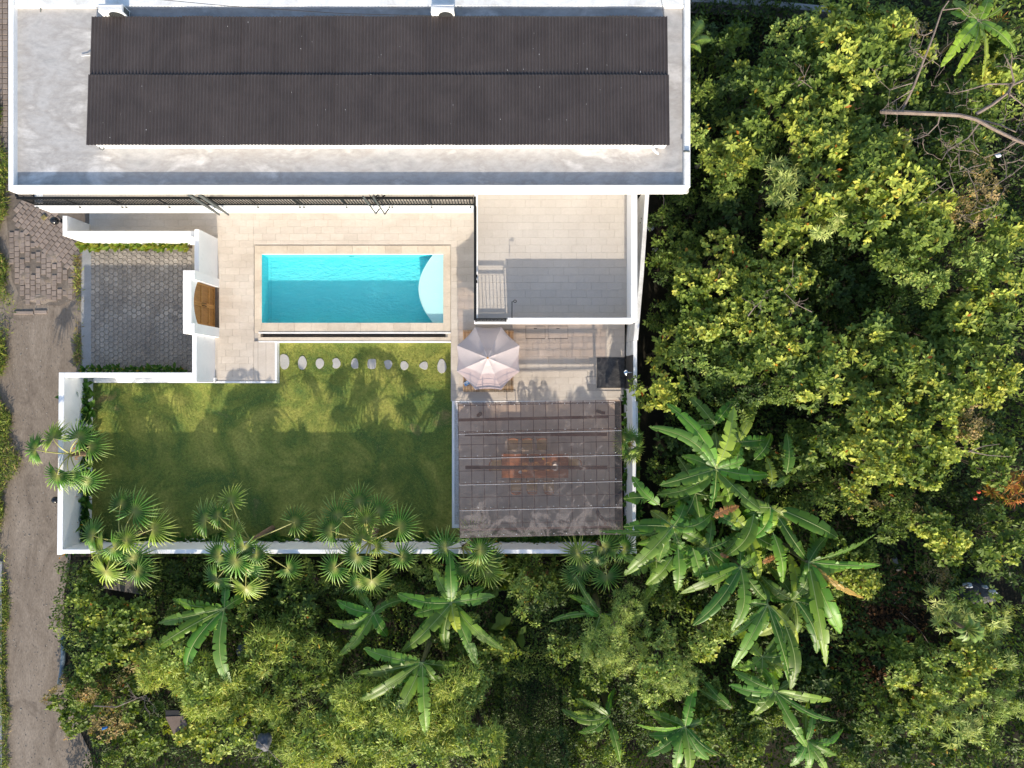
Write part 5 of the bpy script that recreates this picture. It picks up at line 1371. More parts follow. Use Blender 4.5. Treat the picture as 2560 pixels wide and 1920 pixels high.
understory(16000, 1235, 1450, 1650, 1980, .02, .5, ('dark','dark'), .11, 'undergrowth', "fine undergrowth with shade-dark leaf colour in the hollow at the bottom")  # leaf colours kept dark to stand in for the hollow's shade
# fallen leaves on the brown patch
n = 2600; cc = P(2200,1590)
p = np.stack([NR.normal(cc.x,1.3,n),NR.normal(cc.y,1.7,n),NR.uniform(.01,.06,n)],1)
V_,T_,C_ = place_leaves(T_OVAL, p, np.stack([NR.normal(0,1,n),NR.normal(0,1,n),NR.normal(0,.2,n)],1), np.tile([0,0,1.0],(n,1))+NR.normal(0,.3,(n,3)), NR.uniform(.08,.22,n), np.array([(.12,.06,.035),(.16,.08,.04),(.07,.045,.03),(.20,.10,.04)])[NR.integers(0,4,n)])
me = fast_mesh('leaf_litter', V_, T_); color_attr(me, C_); link('leaf_litter', me, LEAF, kind='stuff', label="brown fallen leaves on the bare ground under the banana leaves", cat="leaf litter")
# verge left of the lane
def verge(n, u0, u1, v0, v1, nm, lab, hgt=.30, pal='mid', taper=True):
    v = NR.uniform(v0, v1, n); wdt = (.65+.35*np.sin(v*.018)+.2*np.sin(v*.05))
    u = u0 + (u1-u0)*NR.uniform(0,1,n)**1.3*wdt
    n = len(u); x = (u-1280)/F*H; y = -(v-960)/F*H
    keep = (np.sin(v*.03)+np.sin(v*.011+2)+NR.normal(0,.7,n)) > -.9; x, y = x[keep], y[keep]; n = len(x)
    d = np.stack([NR.normal(0,1,n),NR.normal(0,1,n),NR.uniform(.1,1.0,n)],1); pc = np.array(G[pal]+G['yellow'][:3]+G['tan'][:1])
    V_,T_,C_ = place_leaves(T_BAMB, np.stack([x,y,NR.uniform(0.01,hgt,n)],1), d, np.tile([0,0,1.0],(n,1))+NR.normal(0,.4,(n,3)), NR.uniform(.10,.30,n), pc[NR.integers(0,len(pc),n)]*NR.uniform(.6,1.1,(n,1)))
    V_[:,2] = np.maximum(V_[:,2], .004)
    me = fast_mesh(nm, V_, T_); color_attr(me, C_); TOTAL[0] += len(T_)
    link(nm, me, LEAF, kind='stuff', label=lab, cat="weeds")
verge(7000, -20, 32, 240, 620, 'weeds', "ragged weeds along the left picture edge beside the lane pavers")
verge(15000, -20, 46, 600, 1390, 'weeds', "long ragged strip of weeds along the left side of the lane")
verge(3500, 6, 24, 1380, 1920, 'weeds', "thin weeds growing along the kerb at the lower left", hgt=.12)
verge(1200, 190, 215, 640, 915, 'weeds', "sparse dry weeds along the edge of the forecourt strip", hgt=.05, pal='tan')

# ---- fan palms
def fan_mesh(hub, crown, rad, g, tip=.5, nseg=23, yellow=.35):
    "petiole from the crown to the hub and a fan of pointed folded segments"
    V = []; T = []; C = []
    hub = np.array(hub, float); crown = np.array(crown, float)
    pet = hub-crown; out = pet.copy(); out[2] = 0
    L = np.linalg.norm(out); out = out/L if L > .05 else np.array([math.cos(g.uniform(0,6.28)), math.sin(g.uniform(0,6.28)), 0.]);
    side = np.array([-out[1], out[0], 0.])
    # petiole
    n = 6
    for i in range(n+1):
        t = i/n; p = crown + pet*t + np.array([0,0,.16*math.sin(math.pi*t)])
        w_ = .030*(1-.4*t)
        for q_ in ((side*w_), (np.array([0,0,w_*1.3])), (-side*w_)): V.append(p+q_); C.append((.42,.40,.12))
    for i in range(n):
        a = i*3; T += [(a,a+3,a+1),(a+1,a+3,a+4),(a+1,a+4,a+2),(a+2,a+4,a+5)]
    tilt = g.uniform(.05,.45)       # outer edge hangs
    f_ = norm(out*math.cos(tilt) - np.array([0,0,math.sin(tilt)])); up = np.cross(f_, side); up = up if up[2] > 0 else -up
    span = math.radians(g.uniform(255,330)); base = np.array((.070,.165,.020))*g.uniform(.75,1.35); tipc = np.array((.44,.50,.12))
    if g.random() < yellow: base = np.array((.20,.29,.035)); tipc = np.array((.60,.58,.17))
    h0 = len(V); V.append(hub); C.append((.36,.36,.10))
    def pt(a, r_, lift):
        d = f_*math.cos(a)+side*math.sin(a)
        fall = (.30*(r_/rad)**2.2*(.6+.6*abs(math.sin(a))))*rad
        back = .22*max(0,-math.cos(a))*r_       # the rear segments stand up
        return hub + d*r_ + up*(lift+.05*r_) - np.array([0,0,fall-back])
    for k in range(nseg):
        a0 = -span/2+span*k/nseg; a1 = -span/2+span*(k+1)/nseg; am = (a0+a1)/2; w_ = a1-a0
        R_ = rad*1.15*(1-.20*abs(am/(span/2))**2)*g.uniform(.86,1.10); ri = rad*.42
        i0 = len(V); a2 = am+g.normal(0,.035); lf_ = g.normal(0,.03)*rad; droop = g.uniform(0,.14)*rad
        tone = g.uniform(.75,1.3); bs = base*tone
        V += [pt(am-w_*.48,ri*.96,-.045), pt(am,ri,.040), pt(am+w_*.48,ri*.96,-.045),
              pt(a2-w_*.20,rad*.74,lf_-.02), pt(a2,rad*.74,lf_+.022), pt(a2+w_*.20,rad*.74,lf_-.02), pt(a2+g.normal(0,.03),R_,lf_-droop)]
        C += [bs*.75, bs*1.45, bs*.75, bs, bs*1.2+tipc*.25, bs, tipc]  # fold shading and sun glints on the tips are put into the colour
        T += [(h0,i0,i0+1),(h0,i0+1,i0+2),(i0,i0+3,i0+4),(i0,i0+4,i0+1),(i0+1,i0+4,i0+5),(i0+1,i0+5,i0+2),(i0+3,i0+6,i0+4),(i0+4,i0+6,i0+5)]
    return np.array(V), np.array(T), np.array(C)
def palm(label, base, crown, hubs, zc, rad=.78, group="fan palms along the garden walls", nm='fan_palm'):
    g = np.random.default_rng(int(crown[0]*3+crown[1]))
    b = P(base[0], base[1], .1); c = P(crown[0], crown[1], zc)
    t = thing(nm, label, "palm", b, group)
    m = MB(); q = []; rd = []
    for i in range(9):
        s_ = i/8; p = b.lerp(c, s_); p.z = .1+(zc-.1)*s_; p = p + Vector((0,0,0)); q.append(p); rd.append(.125*(1-.35*s_)+(.012 if i % 2 else 0))
    obj("trunk", m.tube(q, rd, 9), PALMT, t)
    m = MB()
    for k in range(9):
        a = g.uniform(0,6.28); m.tube([c+Vector((.03*math.cos(a),.03*math.sin(a),-.15)), c+Vector((.16*math.cos(a),.16*math.sin(a),.02+g.uniform(0,.1)))], [.03,.008], 4)
    obj("leaf_base", m, PALMT, t)
    for hb in hubs:
        z = zc + (hb[2] if len(hb) > 2 else .45) + g.uniform(-.08,.08); r_ = rad*(hb[3] if len(hb) > 3 else 1)*g.uniform(.98,1.12)
        h_ = P(hb[0], hb[1], z)
        V_, T_, C_ = fan_mesh(h_, c+Vector((0,0,.02)), r_, g)
        me = fast_mesh('frond', V_-np.array(b), T_); color_attr(me, C_)
        link('frond', me, FROND, t)
    return t
palm("fan palm leaning out over the lane from the west garden wall", (236,1134), (176,1135), [(88,1124,.3),(133,1096,.45),(197,1094,.4),(224,1116,.3),(143,1187,.35),(173,1184,.3),(213,1202,.1)], 2.25, .74)
palm("fan palm in the southwest corner of the lawn", (356,1332), (303,1352), [(302,1262,.5,.75),(335,1279,.45,1.05),(381,1323,.2,1.0),(232,1339,.4,.95),(257,1376,.5,1.1),(284,1368,.7,.9),(316,1350,.9,.7),(265,1429,.4,1.05),(332,1395,.5,1.0),(342,1428,.4,.95)], 2.25, .82)
palm("fan palm on the south wall with its trunk leaning right, second from the lane", (681,1320), (627,1352), [(514,1301,.3,1.05),(545,1289,.5,.7),(577,1251,.3,.85),(583,1339,.5,.8),(611,1366,.7,.9),(549,1389,.4,1.05),(589,1402,.5,1.1),(542,1448,.3,1.0),(618,1419,.4,1.0),(614,1469,.2,.95),(736,1305,.2,.8),(719,1421,.0,.75),(640,1385,.8,.7)], 2.4, .82)
palm("fullest fan palm on the south wall, in the middle of the lawn's edge", (941,1325), (926,1352), [(845,1293,.3,1.1),(828,1327,.4,.95),(897,1253,.3,.9),(946,1278,.4,.85),(998,1317,.3,1.05),(916,1300,.6,.85),(906,1347,.9,.8),(892,1390,.5,1.05),(837,1419,.3,1.0),(929,1451,.2,1.1),(897,1459,.1,.85),(1005,1392,.2,.8),(940,1368,.9,.6)], 2.4, .80)
palm("fan palm just left of the pergola's lower corner", (1185,1352), (1158,1368), [(1114,1369,.3,1.1),(1183,1342,.5,.9),(1200,1374,.7,.9),(1163,1424,.4,.95),(1218,1426,.3,1.0),(1195,1398,.6,1.05),(1230,1396,.3,.7)], 2.4, .78)
palm("yellowish fan palm below the pergola's right corner", (1497,1352), (1503,1364), [(1445,1383,.3,1.05),(1458,1414,.2,.95),(1508,1370,.6,.95),(1532,1362,.4,1.0),(1560,1372,.3,1.0),(1441,1440,.0,.9),(1517,1440,.1,1.0),(1492,1400,.5,.7)], 2.4, .74)
palm("bushy young fan palm pressed between the pergola and the east wall", (1574,1112), (1572,1110), [(1560,1098,.7,.62),(1585,1100,.7,.62),(1575,1125,.7,.66),(1592,1120,.6,.6),(1556,1118,.6,.6),(1573,1090,.6,.6),(1580,1138,.4,.6)], 2.2, .74, group=None)
# feathery palm by the roof's east edge
def feather(name, label, cxy, tips, zc, cat="palm"):
    c = P(cxy[0], cxy[1], zc); t = thing(name, label, cat, (c.x, c.y, 0))
    obj("trunk", MB().tube([(c.x,c.y,0),(c.x,c.y,zc)], [.09,.07], 8), PALMT, t)
    g = np.random.default_rng(int(cxy[0]))
    for (u, v) in tips:
        e_ = np.array(P(u, v, zc-.25)); a = np.array(c); n = 26; V=[];T=[];C=[]
        for i in range(n):
            s_ = (i+1)/n; p = a+(e_-a)*s_+np.array([0,0,.35*math.sin(math.pi*s_*.8)]); d = norm(e_-a); sd = norm(np.cross([0,0,1.],d))
            ll = .42*math.sin(math.pi*(.12+.80*s_))*np.linalg.norm(e_-a)*.55
            for sg in (-1,1):
                q = p+sd*sg*ll+d*ll*.45-np.array([0,0,ll*.2]); k = len(V); V += [p-d*.028, p+d*.028, q]; col = np.array((.15,.24,.04))*g.uniform(.8,1.2); C += [col,col,col*1.2]; T.append((k,k+1,k+2))
            k = len(V); V += [p-sd*.012-d*.05,p+sd*.012-d*.05,p+d*.05]; C += [(.25,.27,.06)]*3; T.append((k,k+1,k+2))
        V_, T_ = np.array(V), np.array(T); me = fast_mesh('frond', V_-np.array([c.x,c.y,0]), T_); color_attr(me, np.array(C)); link('frond', me, FROND, t)
feather('feather_palm', "bright feathery palm peeping out beside the east roof parapet", (1722,112), [(1752,58),(1772,105),(1748,136),(1700,70),(1690,130)], 3.6)
feather('papaya_plant', "spoke-leaved fern-like rosette among the star-clustered shrubs at lower right", (2414,1572), [(2413,1535),(2452,1568),(2448,1590),(2432,1600),(2398,1598),(2384,1590),(2378,1570),(2440,1552)], 3.9, cat="rosette plant")

# ---- banana plants: every leaf from its foot to its tip
def banana_leaf(a, b_, wd, g, arch=.45, tear=.5, yellow=0.0, old=False):
    a = np.array(a, float); b_ = np.array(b_, float); L = np.linalg.norm(b_-a)
    n = 26; d = norm(b_-a); sd = norm(np.cross([0,0,1.], d)); roll = g.normal(0,.30)
    mid = []
    bow = g.normal(0,.05)*L
    for i in range(n+1):
        t = i/n; p = a+(b_-a)*t; p = p + np.array([0,0,1.])*arch*math.sin(math.pi*min(t*.95,1))*L*.42 + sd*bow*math.sin(math.pi*t); mid.append(p)
    mid = np.array(mid); V=[];T=[];C=[]
    base = np.array((.095,.205,.028)) if not yellow else np.array((.22,.35,.045))
    base = base*g.uniform(.62,1.30)*np.array([g.uniform(.8,1.35),1,g.uniform(.7,1.2)])
    if old: base = np.array((.42,.27,.06))
    prof = lambda t: wd*(max(0,math.sin(math.pi*min(max(t,0)**.80*.97+.03,1)))**.55)*(1 if t > .06 else t/.06)
    for sg in (-1, 1):
        i = 1
        fold0 = g.uniform(.1,.5)
        while i < n:
            k = int(g.integers(1, 3)) if g.random() < tear+.15 else int(g.integers(3, 7))
            k = min(k, n-i); lean = g.normal(0,.13)+.16; fold = fold0+g.normal(0,.22 if tear > .3 else .09); gap = .22 if k < 3 else .12
            rows = []
            for q in range(k+1):
                t = (i+q)/n; tt = t + (gap/n if q == 0 else (-gap/n if q == k else 0))*1.5
                p = mid[min(i+q, n)]; w_ = prof(t)*g.uniform(.95,1.03); dl = norm(mid[min(i+q+1,n)]-mid[max(i+q-1,0)])
                s2 = norm(np.cross([0,0,1.], dl)); upv = np.cross(dl, s2); s2r = s2*math.cos(roll)+upv*math.sin(roll); upr = np.cross(dl, s2r)
                if upr[2] < 0: upr = -upr
                sl = 1 if q == 0 else (-1 if q == k else 0)
                e1 = p + s2r*sg*w_*.5 + upr*w_*.10 + dl*lean*w_*.5
                e2 = p + s2r*sg*w_*math.cos(fold) + upr*(w_*.10-w_*.5*math.sin(fold)) + dl*(lean*w_+sl*gap*L/n*2.2)
                rows.append((p, e1, e2))
            k0 = len(V)
            for (p, e1, e2) in rows:
                cc = base*(1.14 if (i+q)%2 else .88)*g.uniform(.94,1.06); zz = np.array([0,0,.012 if (i+q)%2 else -.008]); V += [p, e1+zz, e2+zz]; C += [cc*1.05, cc, cc*(1.12) + (np.array((.05,.04,.0)) if g.random() < .2 else 0)]
            for q in range(k):
                s_ = k0+q*3
                T += [(s_,s_+3,s_+1),(s_+1,s_+3,s_+4),(s_+1,s_+4,s_+2),(s_+2,s_+4,s_+5)]
            i += k
    # midrib
    for i in range(n+1):
        w_ = .017*(1-.7*i/n)+.003; dl = norm(mid[min(i+1,n)]-mid[max(i-1,0)]); s2 = norm(np.cross([0,0,1.],dl))
        k = len(V); V += [mid[i]-s2*w_+[0,0,.004], mid[i]+[0,0,w_*.8+.008], mid[i]+s2*w_+[0,0,.004]]; C += [(.26,.34,.10),(.36,.42,.15),(.26,.34,.10)] if not old else [(.5,.35,.1)]*3
        if i < n: T += [(k,k+3,k+1),(k+1,k+3,k+4),(k+1,k+4,k+2),(k+2,k+4,k+5)]
    return np.array(V), np.array(T), np.array(C)
def banana(label, c, zc, leaves, wd=.27, base_off=(0,0)):
    """leaves: (tip_u, tip_v, [tip z, foot_u, foot_v, width factor, flags])"""
    cz = P(c[0], c[1], zc); g = np.random.default_rng(int(c[0]*5+c[1]))
    t = thing('banana_plant', label, "banana plant", (cz.x, cz.y, 0), "banana plants in the thicket")
    obj("stem", MB().tube([(cz.x+.1,cz.y+.06,0),(cz.x+.05,cz.y+.03,zc*.5),(cz.x,cz.y,zc)], [.14,.12,.07], 10), BANT, t)
    for q_ in range(5 if len(leaves) > 6 and c[0] != 2446 else (2 if len(leaves) > 4 and c[0] != 2446 else 0)):
        a_ = g.uniform(0,6.28); r_ = g.uniform(70,105); leaves = leaves + [(c[0]+r_*math.cos(a_), c[1]+r_*math.sin(a_), {'dz':-1.1,'tear':.6,'arch':.25,'w':.85})]
    for lf in leaves:
        tu, tv = lf[0], lf[1]; o = lf[2] if len(lf) > 2 else {}
        tz = zc + o.get('dz', -.25); a = P(*o['foot'], zc+o.get('fz',.1)) if 'foot' in o else cz+Vector((0,0,.05)); b_ = P(tu, tv, tz)
        L = (b_-a).length
        V_, T_, C_ = banana_leaf(a, b_, min(wd*o.get('w',1), L*.26), g, arch=o.get('arch',.38), tear=o.get('tear',.35), yellow=o.get('y',0), old=o.get('old',False))
        me = fast_mesh('leaf', V_-np.array([cz.x,cz.y,0]), T_); color_attr(me, C_); link('leaf', me, BANL, t, label=("yellowed dying leaf" if o.get('old') else None))
    return t
banana("big banana plant with a bright young leaf, below the palm left of the pergola", (1129,1506), 3.3,
 [(993,1483,{'y':0}),(1003,1629,{'w':1.15,'tear':.1}),(1117,1628,{'dz':-.7}),(1196,1664,{'dz':-.3}),(1262,1624,{'w':.95,'tear':.25}),(1238,1490,{'dz':-.4}),(1124,1378,{'dz':.1,'tear':.2}),(1034,1535,{'dz':-.6}),(1143,1580,{'y':1,'w':1.1,'dz':.1,'arch':.6,'tear':0}),(1085,1418,{'dz':-.7}),(1175,1462,{'dz':-.2,'w':.9})])
banana("banana plant whose long leaves fan downwards over the yellow bamboo", (1056,1655), 3.4,
 [(909,1619,{'tear':.6}),(884,1683,{'tear':.6}),(864,1762,{'tear':.6}),(956,1817,{'w':1.1,'tear':.05}),(1067,1841,{'tear':.7}),(1116,1716,{'dz':-.6,'tear':.5}),(915,1722,{'dz':-.7,'tear':.7})])
banana("smaller banana plant between the two fullest palms, below the south wall", (934,1532), 2.6,
 [(842,1500,{'dz':-.5}),(820,1547,{'tear':.25}),(845,1639,{'tear':.05}),(968,1590,{'tear':.2}),(905,1580,{'dz':-.3,'w':.7}),(975,1555,{'dz':-.5,'w':.6})], wd=.24)
banana("banana plant half in shade on the lower left, under the second palm", (562,1520), 3.0,
 [(433,1497,{'tear':.7,'dz':-.6}),(397,1557,{'tear':.6}),(373,1635,{'tear':.5}),(467,1686,{'w':1.15,'tear':.05}),(580,1713,{'tear':.5}),(545,1590,{'dz':-.8})])
banana("small banana plant with a round bright heart left of the feathery shrubs", (1500,1536), 3.0,
 [(1372,1554,{'w':.55,'arch':.15}),(1454,1655,{'tear':.3}),(1438,1438,{'w':.6}),(1586,1514,{'w':.35,'arch':.2}),(1528,1548,{'y':1,'arch':.8,'dz':.1,'tear':0}),(1452,1512,{'dz':.0,'w':.8})], wd=.24)
banana("low banana plant with dull leaves at the rim of the shaded hollow", (1520,1790), 2.2,
 [(1403,1771),(1437,1745),(1445,1829),(1551,1906,{'dz':-.1}),(1478,1800,{'w':.7})], wd=.22)
banana("bright banana plant at the bottom edge with one yellow-green leaf", (1712,1815), 3.0,
 [(1588,1810),(1622,1836),(1615,1888),(1720,1935,{'y':1,'w':1.15,'tear':0}),(1772,1898),(1737,1708,{'tear':.5}),(1796,1886,{'w':.6}),(1611,1776,{'dz':-.6}),(1690,1930,{'dz':-.3})], wd=.24)
banana("banana plant with narrow leaves left of the bottom right bananas", (1828,1768), 2.2,
 [(1760,1702),(1745,1720,{'w':.7}),(1790,1760,{'w':.6,'dz':-.3})], wd=.2)
banana("banana plant at the lower right with leaves reaching over the brown ground", (1936,1727), 3.1,
 [(1832,1677),(1821,1711),(1886,1783),(2078,1749,{'tear':.2}),(2016,1866),(1862,1745,{'dz':-.3}),(1900,1668,{'dz':-.5}),(2092,1800,{'w':.5})], wd=.25)
banana("lowest banana plant at the bottom edge right of centre", (2016,1850), 2.8,
 [(2092,1887),(2016,1925),(1960,1870,{'w':.8}),(2030,1770,{'w':.8}),(1975,1915),(2066,1930,{'w':.8})], wd=.22)
banana("tallest banana plant of the big clump, right of the pergola, leaves fanning upwards", (1790,1172), 4.1,
 [(1621,1066,{'tear':.5}),(1664,1008,{'tear':.45}),(1787,1080,{'dz':-.5}),(1833,1014,{'y':1,'tear':.75,'w':1.1}),(1648,1212,{'tear':.55}),(1724,1228,{'tear':.6}),(1919,1186,{'tear':.4}),(1778,1272,{'dz':-.8,'tear':.5}),(1910,1280,{'tear':.6}),(1641,1236,{'dz':-.9,'tear':.7}),(1862,1150,{'dz':.1,'w':.8,'tear':.1})], wd=.29)
banana("banana plant at the top of the big clump, small and shaded", (1786,1062), 3.2,
 [(1720,987,{'tear':.05}),(1862,984,{'dz':-.2}),(1802,1020,{'w':.7}),(1730,1070,{'dz':-.5})], wd=.24)
banana("banana plant right of the tallest one with curved torn leaves", (1935,1215), 3.6,
 [(1914,1140,{'y':1,'tear':.8,'foot':(1928,1222),'w':.9}),(1966,1082,{'tear':.7,'foot':(1966,1186)}),(1927,1083,{'tear':.5,'dz':-.5,'foot':(1884,1150)}),(1975,1190,{'w':.8})], wd=.24)
banana("banana plant of the big clump spreading over the pergola's corner", (1682,1316), 3.8,
 [(1626,1276,{'y':1,'tear':.15,'w':1.1}),(1558,1316,{'tear':.1}),(1498,1327,{'w':.42,'arch':.2}),(1572,1338,{'w':.6}),(1560,1437,{'y':0,'tear':.2,'w':1.15}),(1580,1190,{'dz':-.4,'foot':(1650,1262)}),(1778,1285,{'tear':.5}),(1558,1247,{'dz':-.6,'foot':(1625,1245)}),(1758,1352),(1712,1258,{'dz':-.3}),(1640,1360,{'dz':.05,'w':.8})], wd=.28)
banana("banana plant at the heart of the big clump with a wide blade reaching right", (1925,1268), 4.0,
 [(2094,1345,{'foot':(1948,1272),'tear':.05,'w':1.15,'y':0}),(1923,1334,{'y':1,'tear':.1,'w':1.05}),(1816,1388,{'foot':(1885,1285),'tear':.1,'w':1.1}),(2017,1400,{'foot':(1944,1290),'tear':.5}),(1955,1456,{'foot':(1932,1330),'tear':.5}),(1975,1312,{'y':1,'w':.9,'tear':0}),(1850,1255,{'dz':-.3}),(1880,1345,{'dz':-.5})], wd=.28)
banana("right-hand banana plant of the big clump with a dying yellow leaf", (2020,1405), 4.0,
 [(2187,1334,{'tear':.8,'w':.9}),(2200,1411,{'tear':.4,'w':.6}),(2158,1494,{'old':True,'w':.5,'tear':.8}),(2100,1583,{'tear':.1,'w':1.25}),(2063,1662,{'tear':.5}),(2041,1632,{'tear':.5,'foot':(1990,1500)}),(1973,1722,{'tear':.4,'foot':(1962,1560),'w':.9}),(1975,1500,{'dz':-.6}),(2012,1445,{'arch':.8,'w':1.0})], wd=.28)
banana("lower banana plant of the big clump with long leaves fanning downwards", (1850,1416), 3.9,
 [(1730,1562,{'tear':.15,'w':1.1}),(1826,1577,{'tear':.25}),(1697,1484,{'tear':.15,'w':.9}),(1730,1436,{'tear':.6}),(1693,1477,{'foot':(1695,1370),'tear':.4}),(1614,1461,{'foot':(1682,1390),'tear':.1}),(1915,1500,{'tear':.8,'w':.9}),(1760,1470,{'dz':-.6,'foot':(1732,1370)}),(1900,1380,{'dz':-.4})], wd=.27)
banana("bottom banana plant of the big clump, narrow folded leaves", (1918,1510), 3.7,
 [(1828,1669,{'tear':.3}),(1824,1592,{'tear':.2,'w':.7}),(1955,1632,{'tear':.5}),(1978,1722,{'tear':.5,'w':.8}),(1992,1618,{'y':1,'tear':.1,'w':.8}),(1875,1600,{'dz':-.5}),(1856,1512,{'dz':-.2,'w':.8})], wd=.25)
banana("bright banana plant in the top right corner beside the dead tree", (2446,54), 4.2,
 [(2376,31,{'y':1}),(2381,2,{'y':1}),(2349,170,{'y':1}),(2382,192,{'y':1,'w':.8}),(2453,203,{'y':1,'tear':.4}),(2540,137,{'y':1,'tear':.3}),(2387,97,{'y':1,'w':1.1,'tear':0}),(2516,0,{'w':.4}),(2470,-20,{'y':1})], wd=.26)
def auto(c, zc, lab, n=8, r0=95, r1=140, seed=1, wd=.27):
    g = np.random.default_rng(seed); ph = g.uniform(0,6.28); L = []
    for k in range(n):
        a = ph + 6.283*k/n + g.normal(0,.22); r_ = g.uniform(r0, r1)
        L.append((c[0]+r_*math.cos(a), c[1]+r_*math.sin(a), {'tear':float(g.uniform(.1,.8)),'dz':float(g.uniform(-.9,-.1)),'w':float(g.uniform(.75,1.1)),'y':int(g.random()<.25)}))
    banana(lab, c, zc, L, wd)
auto((1738,1232), 3.3, "shaded banana plant between the tallest one and the pergola's corner", 7, 85, 125, 3)
auto((1862,1322), 3.4, "shaded banana plant in the very middle of the big clump", 8, 90, 130, 4)
auto((1768,1372), 3.3, "banana plant of the big clump just above its long downward leaves", 7, 90, 125, 5)
auto((1985,1500), 3.3, "banana plant under the wide right-hand blades of the big clump", 7, 90, 130, 6)
auto((1905,1640), 2.6, "smaller banana plant below the big clump at its right side", 6, 70, 110, 7)
auto((1845,1105), 3.0, "smaller banana plant behind the tallest one of the clump", 6, 75, 110, 8)
auto((1640,1400), 2.7, "small banana plant at the lower left foot of the big clump", 6, 65, 100, 9)
# dead hanging leaves in the clump
def dryleaf(u0,v0,u1,v1,z,lab,w_=.2):
    a = P(u0,v0,z); b_ = P(u1,v1,z-.2); g = np.random.default_rng(int(u0))
    V_,T_,C_ = banana_leaf(a,b_,w_,g,arch=.1,tear=1.0,old=True); C_ = C_*np.array([.75,.55,.9])+g.normal(0,.01,C_.shape)
    me = fast_mesh('dead_leaf', V_-np.array(a), np.array(T_)); color_attr(me, np.clip(C_,0,1)); link('dead_leaf', me, BANL, loc=a, label=lab, cat="dead leaf", group="dead leaves in the banana clump")
dryleaf(1782,1292,1848,1265,4.0,"brown comb-like dead banana leaf at the middle of the big clump")
dryleaf(1905,1405,1945,1385,4.0,"pinkish-brown dead banana leaf near the right of the clump",.16)
dryleaf(1800,1383,1822,1392,3.9,"small curled brown dead leaf below the clump's middle",.1)
dryleaf(1300,1440,1346,1436,1.2,"fallen orange-brown palm leaf below the south wall, left of two",.24)
dryleaf(1388,1438,1346,1442,1.2,"fallen red-brown palm leaf below the south wall, right of two",.22)
dryleaf(755,1438,748,1470,.9,"fallen pale brown leaf under the second palm",.1)

# ---- bare dead tree and fallen branches, upper right
dt = thing("dead_tree", "bare grey-brown dead tree lying through the upper right of the thicket", "dead tree", P(2210,278,0))
def branch(pts, r0, r1, g, lvl, parts):
    n = len(pts); rad = [r0+(r1-r0)*i/(n-1) for i in range(n)]; parts.tube(pts, rad, 7 if r0 > .04 else 5)
    if lvl <= 0: return
    L = sum((pts[i+1]-pts[i]).length for i in range(n-1))
    for k in range(int(2+L*(1.5 if lvl > 1 else 2.6))):
        i = int(g.integers(1, n)); p = pts[i]; d = (pts[i]-pts[i-1]).normalized()
        s_ = Vector(tuple(g.normal(0,1,3))); s_.z = abs(s_.z)*.5-.1; dd = (d*.45+s_.normalized()*.9).normalized(); ln = g.uniform(.35,1.0)*(1.0 if lvl > 1 else .55)
        q = [p]; cur = p
        for j in range(5): dd = (dd+Vector(tuple(g.normal(0,.28,3)))).normalized(); cur = cur+dd*ln/5; q.append(cur)
        branch(q, max(rad[i]*.45,.008), .005, g, lvl-1, parts)
g = np.random.default_rng(5)
def pp(l): return [P(u,v,z) for u,v,z in l]
m = MB(); branch(pp([(2206,279,5.4),(2260,281,5.9),(2330,284,6.1),(2400,288,6.2),(2440,298,6.3),(2490,325,6.4),(2545,352,6.5),(2600,372,6.6)]), .085, .05, g, 0, m); m.tube(pp([(2206,279,5.4),(2204,281,2.5),(2202,283,0)]), [.085,.10,.13], 8); obj("trunk", m, DEADW, dt)
for l, r0 in (([(2440,285,6.2),(2480,262,6.4),(2520,232,6.6),(2535,205,6.7),(2528,170,6.8),(2510,135,6.8)],.07),([(2525,215,6.6),(2560,200,6.6),(2600,205,6.6)],.05),([(2530,210,6.6),(2470,210,6.5),(2420,225,6.4),(2388,232,6.4)],.035),
              ([(2440,298,6.3),(2500,312,6.3),(2540,330,6.2),(2552,300,6.2)],.04),([(2350,288,6.1),(2345,310,6.0),(2320,335,5.8),(2300,345,5.8)],.03),([(2450,305,6.3),(2420,345,6.1),(2370,375,5.9),(2355,400,5.8)],.03),([(2545,352,6.5),(2500,380,6.2),(2460,395,6.1)],.03),([(2520,232,6.6),(2555,260,6.6),(2590,290,6.6)],.03)):
    m = MB(); branch(pp(l), r0, .012, g, 2, m); obj("limb", m, DEADW, dt)
fb2 = thing("fallen_branch", "long pale broken branch propped against the dead tree's trunk", "branch", P(2252,282,5.5))
m = MB(); branch(pp([(2252,284,5.7),(2285,215,6.1),(2310,150,6.4),(2335,85,6.6),(2355,25,6.8),(2372,2,6.9)]), .045, .022, g, 0, m); obj("stem", m, DEADW, fb2)
for l in ([(2290,205,6.1),(2255,215,6.0),(2225,225,5.9),(2208,210,5.9)],[(2300,170,6.3),(2330,150,6.3),(2350,165,6.2)],[(2312,150,6.4),(2290,130,6.4),(2270,140,6.3)],[(2280,225,6.1),(2240,250,5.9),(2215,265,5.8)],[(2340,75,6.6),(2310,90,6.5),(2300,120,6.4)],[(2355,25,6.8),(2400,20,6.7),(2420,40,6.6)]):
    m = MB(); branch(pp(l), .022, .006, g, 2, m); obj("twig", m, DEADW, fb2)
